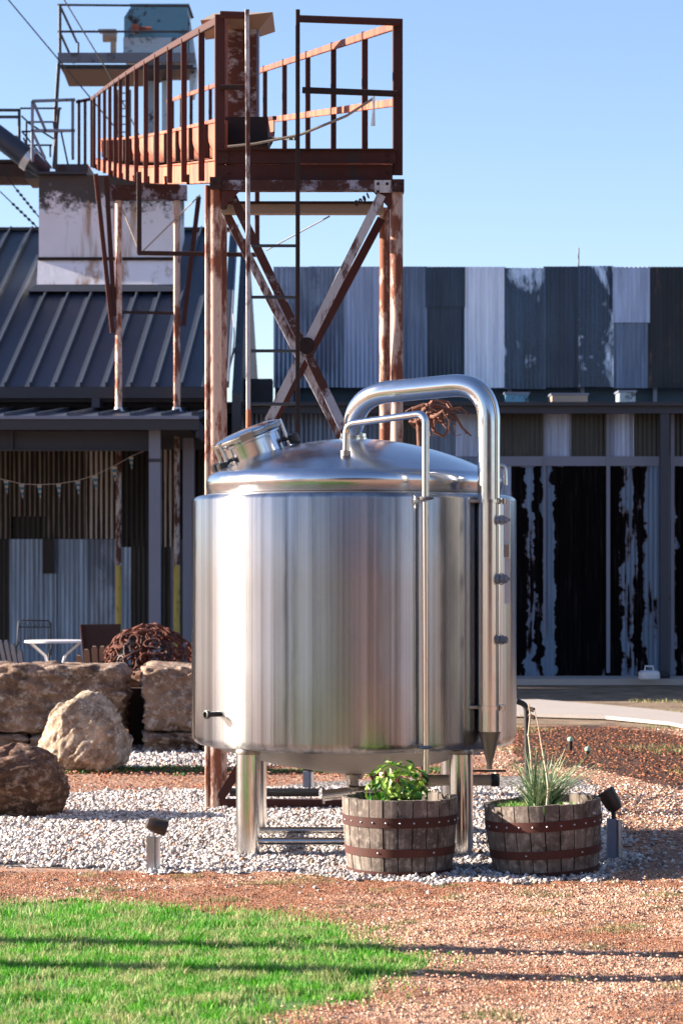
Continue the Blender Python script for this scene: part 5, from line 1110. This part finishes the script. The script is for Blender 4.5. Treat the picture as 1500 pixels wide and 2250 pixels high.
# ================================================================== OUT OF FRAME: two posts whose long shadows cross the lawn, trees, and a barn, columns and cylinder added for the steel to mirror
def shadow_post(px, py, L_, label):
    g = G(px, py); hd2 = Vector((sd.x, sd.y)).normalized(); p = Vector((g.x, g.y))+hd2*L_; ln = 2.5
    e = empty('timber_post', (p.x,p.y,0), label, 'post', 'timber posts left of the lawn')
    MB().box(p.x-.06, p.x+.06, p.y-.07, p.y+.07, 0, ln).build('shaft', M['bark'], e); MB().box(p.x-.08, p.x+.08, p.y-.09, p.y+.09, ln, ln+.04).build('cap', M['bark'], e)
shadow_post(0, 2078, 1.9, 'tall timber post left of the lawn, farther one'); shadow_post(0, 2131, 2.1, 'tall timber post left of the lawn, nearer one')
def tree(x, y, h, r, seed, label, n=2600):
    rg = np.random.default_rng(seed); e = empty('tree', (x,y,0), label, 'tree', 'trees around the yard')
    rnd = random.Random(seed); m = MB().tube([(x,y,0),(x+.1,y,h*.3),(x,y+.2,h*.6)], [.22,.17,.08], 8)
    for k in range(7):
        a = rnd.random()*6.28; m.tube([(x,y,h*.3+k*.04*h),(x+r*.4*math.cos(a),y+r*.4*math.sin(a),h*.5+k*.04*h),(x+r*.75*math.cos(a),y+r*.75*math.sin(a),h*.62+k*.04*h)], [.09,.06,.02], 6)
    m.build('trunk', M['bark'], e)
    cl = rg.normal(0,1,(26,3)); cl /= np.linalg.norm(cl,axis=1)[:,None]; cl *= rg.uniform(.3,.8,(26,1)); c0 = cl[rg.integers(0,26,n)]+rg.normal(0,.2,(n,3))
    c0 = c0*np.array([r,r,h*.36])+np.array([x,y,h*.62]); s = rg.uniform(.10,.24,n)
    u = rg.normal(0,1,(n,3)); u /= np.linalg.norm(u,axis=1)[:,None]; v = np.cross(u, rg.normal(0,1,(n,3))); v /= np.linalg.norm(v,axis=1)[:,None]
    vv = np.stack([c0-u*s[:,None], c0+v*s[:,None]*.6, c0+u*s[:,None], c0-v*s[:,None]*.6], 1).reshape(-1,3); f = np.arange(n*4).reshape(-1,4)
    o = np_mesh('crown', vv, f, M['tree_leaf']); o.parent = e; o.matrix_parent_inverse = INV(e)
for i, (x, y, h, r, lb_) in enumerate([(22,11,8,4.5,'wide dark tree right of the yard'),(24,3,9,4,'tall dark tree right of the yard, behind the camera line'),(-14,-26,8,4,'dark tree behind the camera at left'),(6,-30,9,4.5,'broad tree behind the camera at right'),(16,-24,7,3.5,'rounded tree far right behind the camera'),(-30,-20,10,5,'large tree far left behind the camera')]): tree(x, y, h, r, 30+i, lb_)
wt = empty('water_tank', (5.2,13.2,0), 'slim tall dark standing water tank on the yard right of the frame', 'water tank')  # dark cylinder added off frame to put a dark band in the tank's reflection
MB().lathe([(1.5,0),(1.5,10.0),(1.4,10.1),(0,10.5)], (5.2,13.2,0), 40).build('shell', M['dark_frame'], wt)
for k in range(8): MB().lathe([(1.52,0),(1.52,.06)], (5.2,13.2,.8+k*1.2), 40).build('band', M['dark_steel'], wt)
for i, (x, y, wd_, h_, mt) in enumerate(((-13,-12,1.6,7,'dark_frame'),(7,-14,1.3,8,'dark_frame'),(12,-6,.7,9,'dark_frame'),(-6,-18,.9,8,'bark'),(14.5,1.5,1.0,9,'bark'))):
    tg_ = MB().lathe([(wd_/2,0),(wd_/2*.92,h_),(0,h_+.3)], (x,y,0), 20).build('storage_silo', M[mt]); tag(tg_, ['dark silo behind the camera at left','dark silo behind the camera at right','slim dark silo right of the camera','brown silo behind the camera near the barn','brown silo at the far right of the yard'][i], 'silo')  # upright shapes added out of view to stripe the tank's reflection
plain('barn_paint', (.05,.045,.06), .8)
bn = empty('barn', (-3,-36,0), 'tall dark barn behind the camera across the yard', 'building')  # unseen barn, made tall and dark to darken the middle of the tank's reflection
MB().box(-13, 15, -40, -30, 0, 11).build('wall', M['barn_paint'], bn); MB().poly([(-13.3,-29.6,11.002),(-13.3,-35,14),(-13.3,-40.4,11.002)], (28.6,0,0)).build('roof', M['roof_metal'], bn, 0)
MB().box(-5.5, -1.2, -29.99, -29.9, 0, 5).build('door', M['dark_frame'], bn)
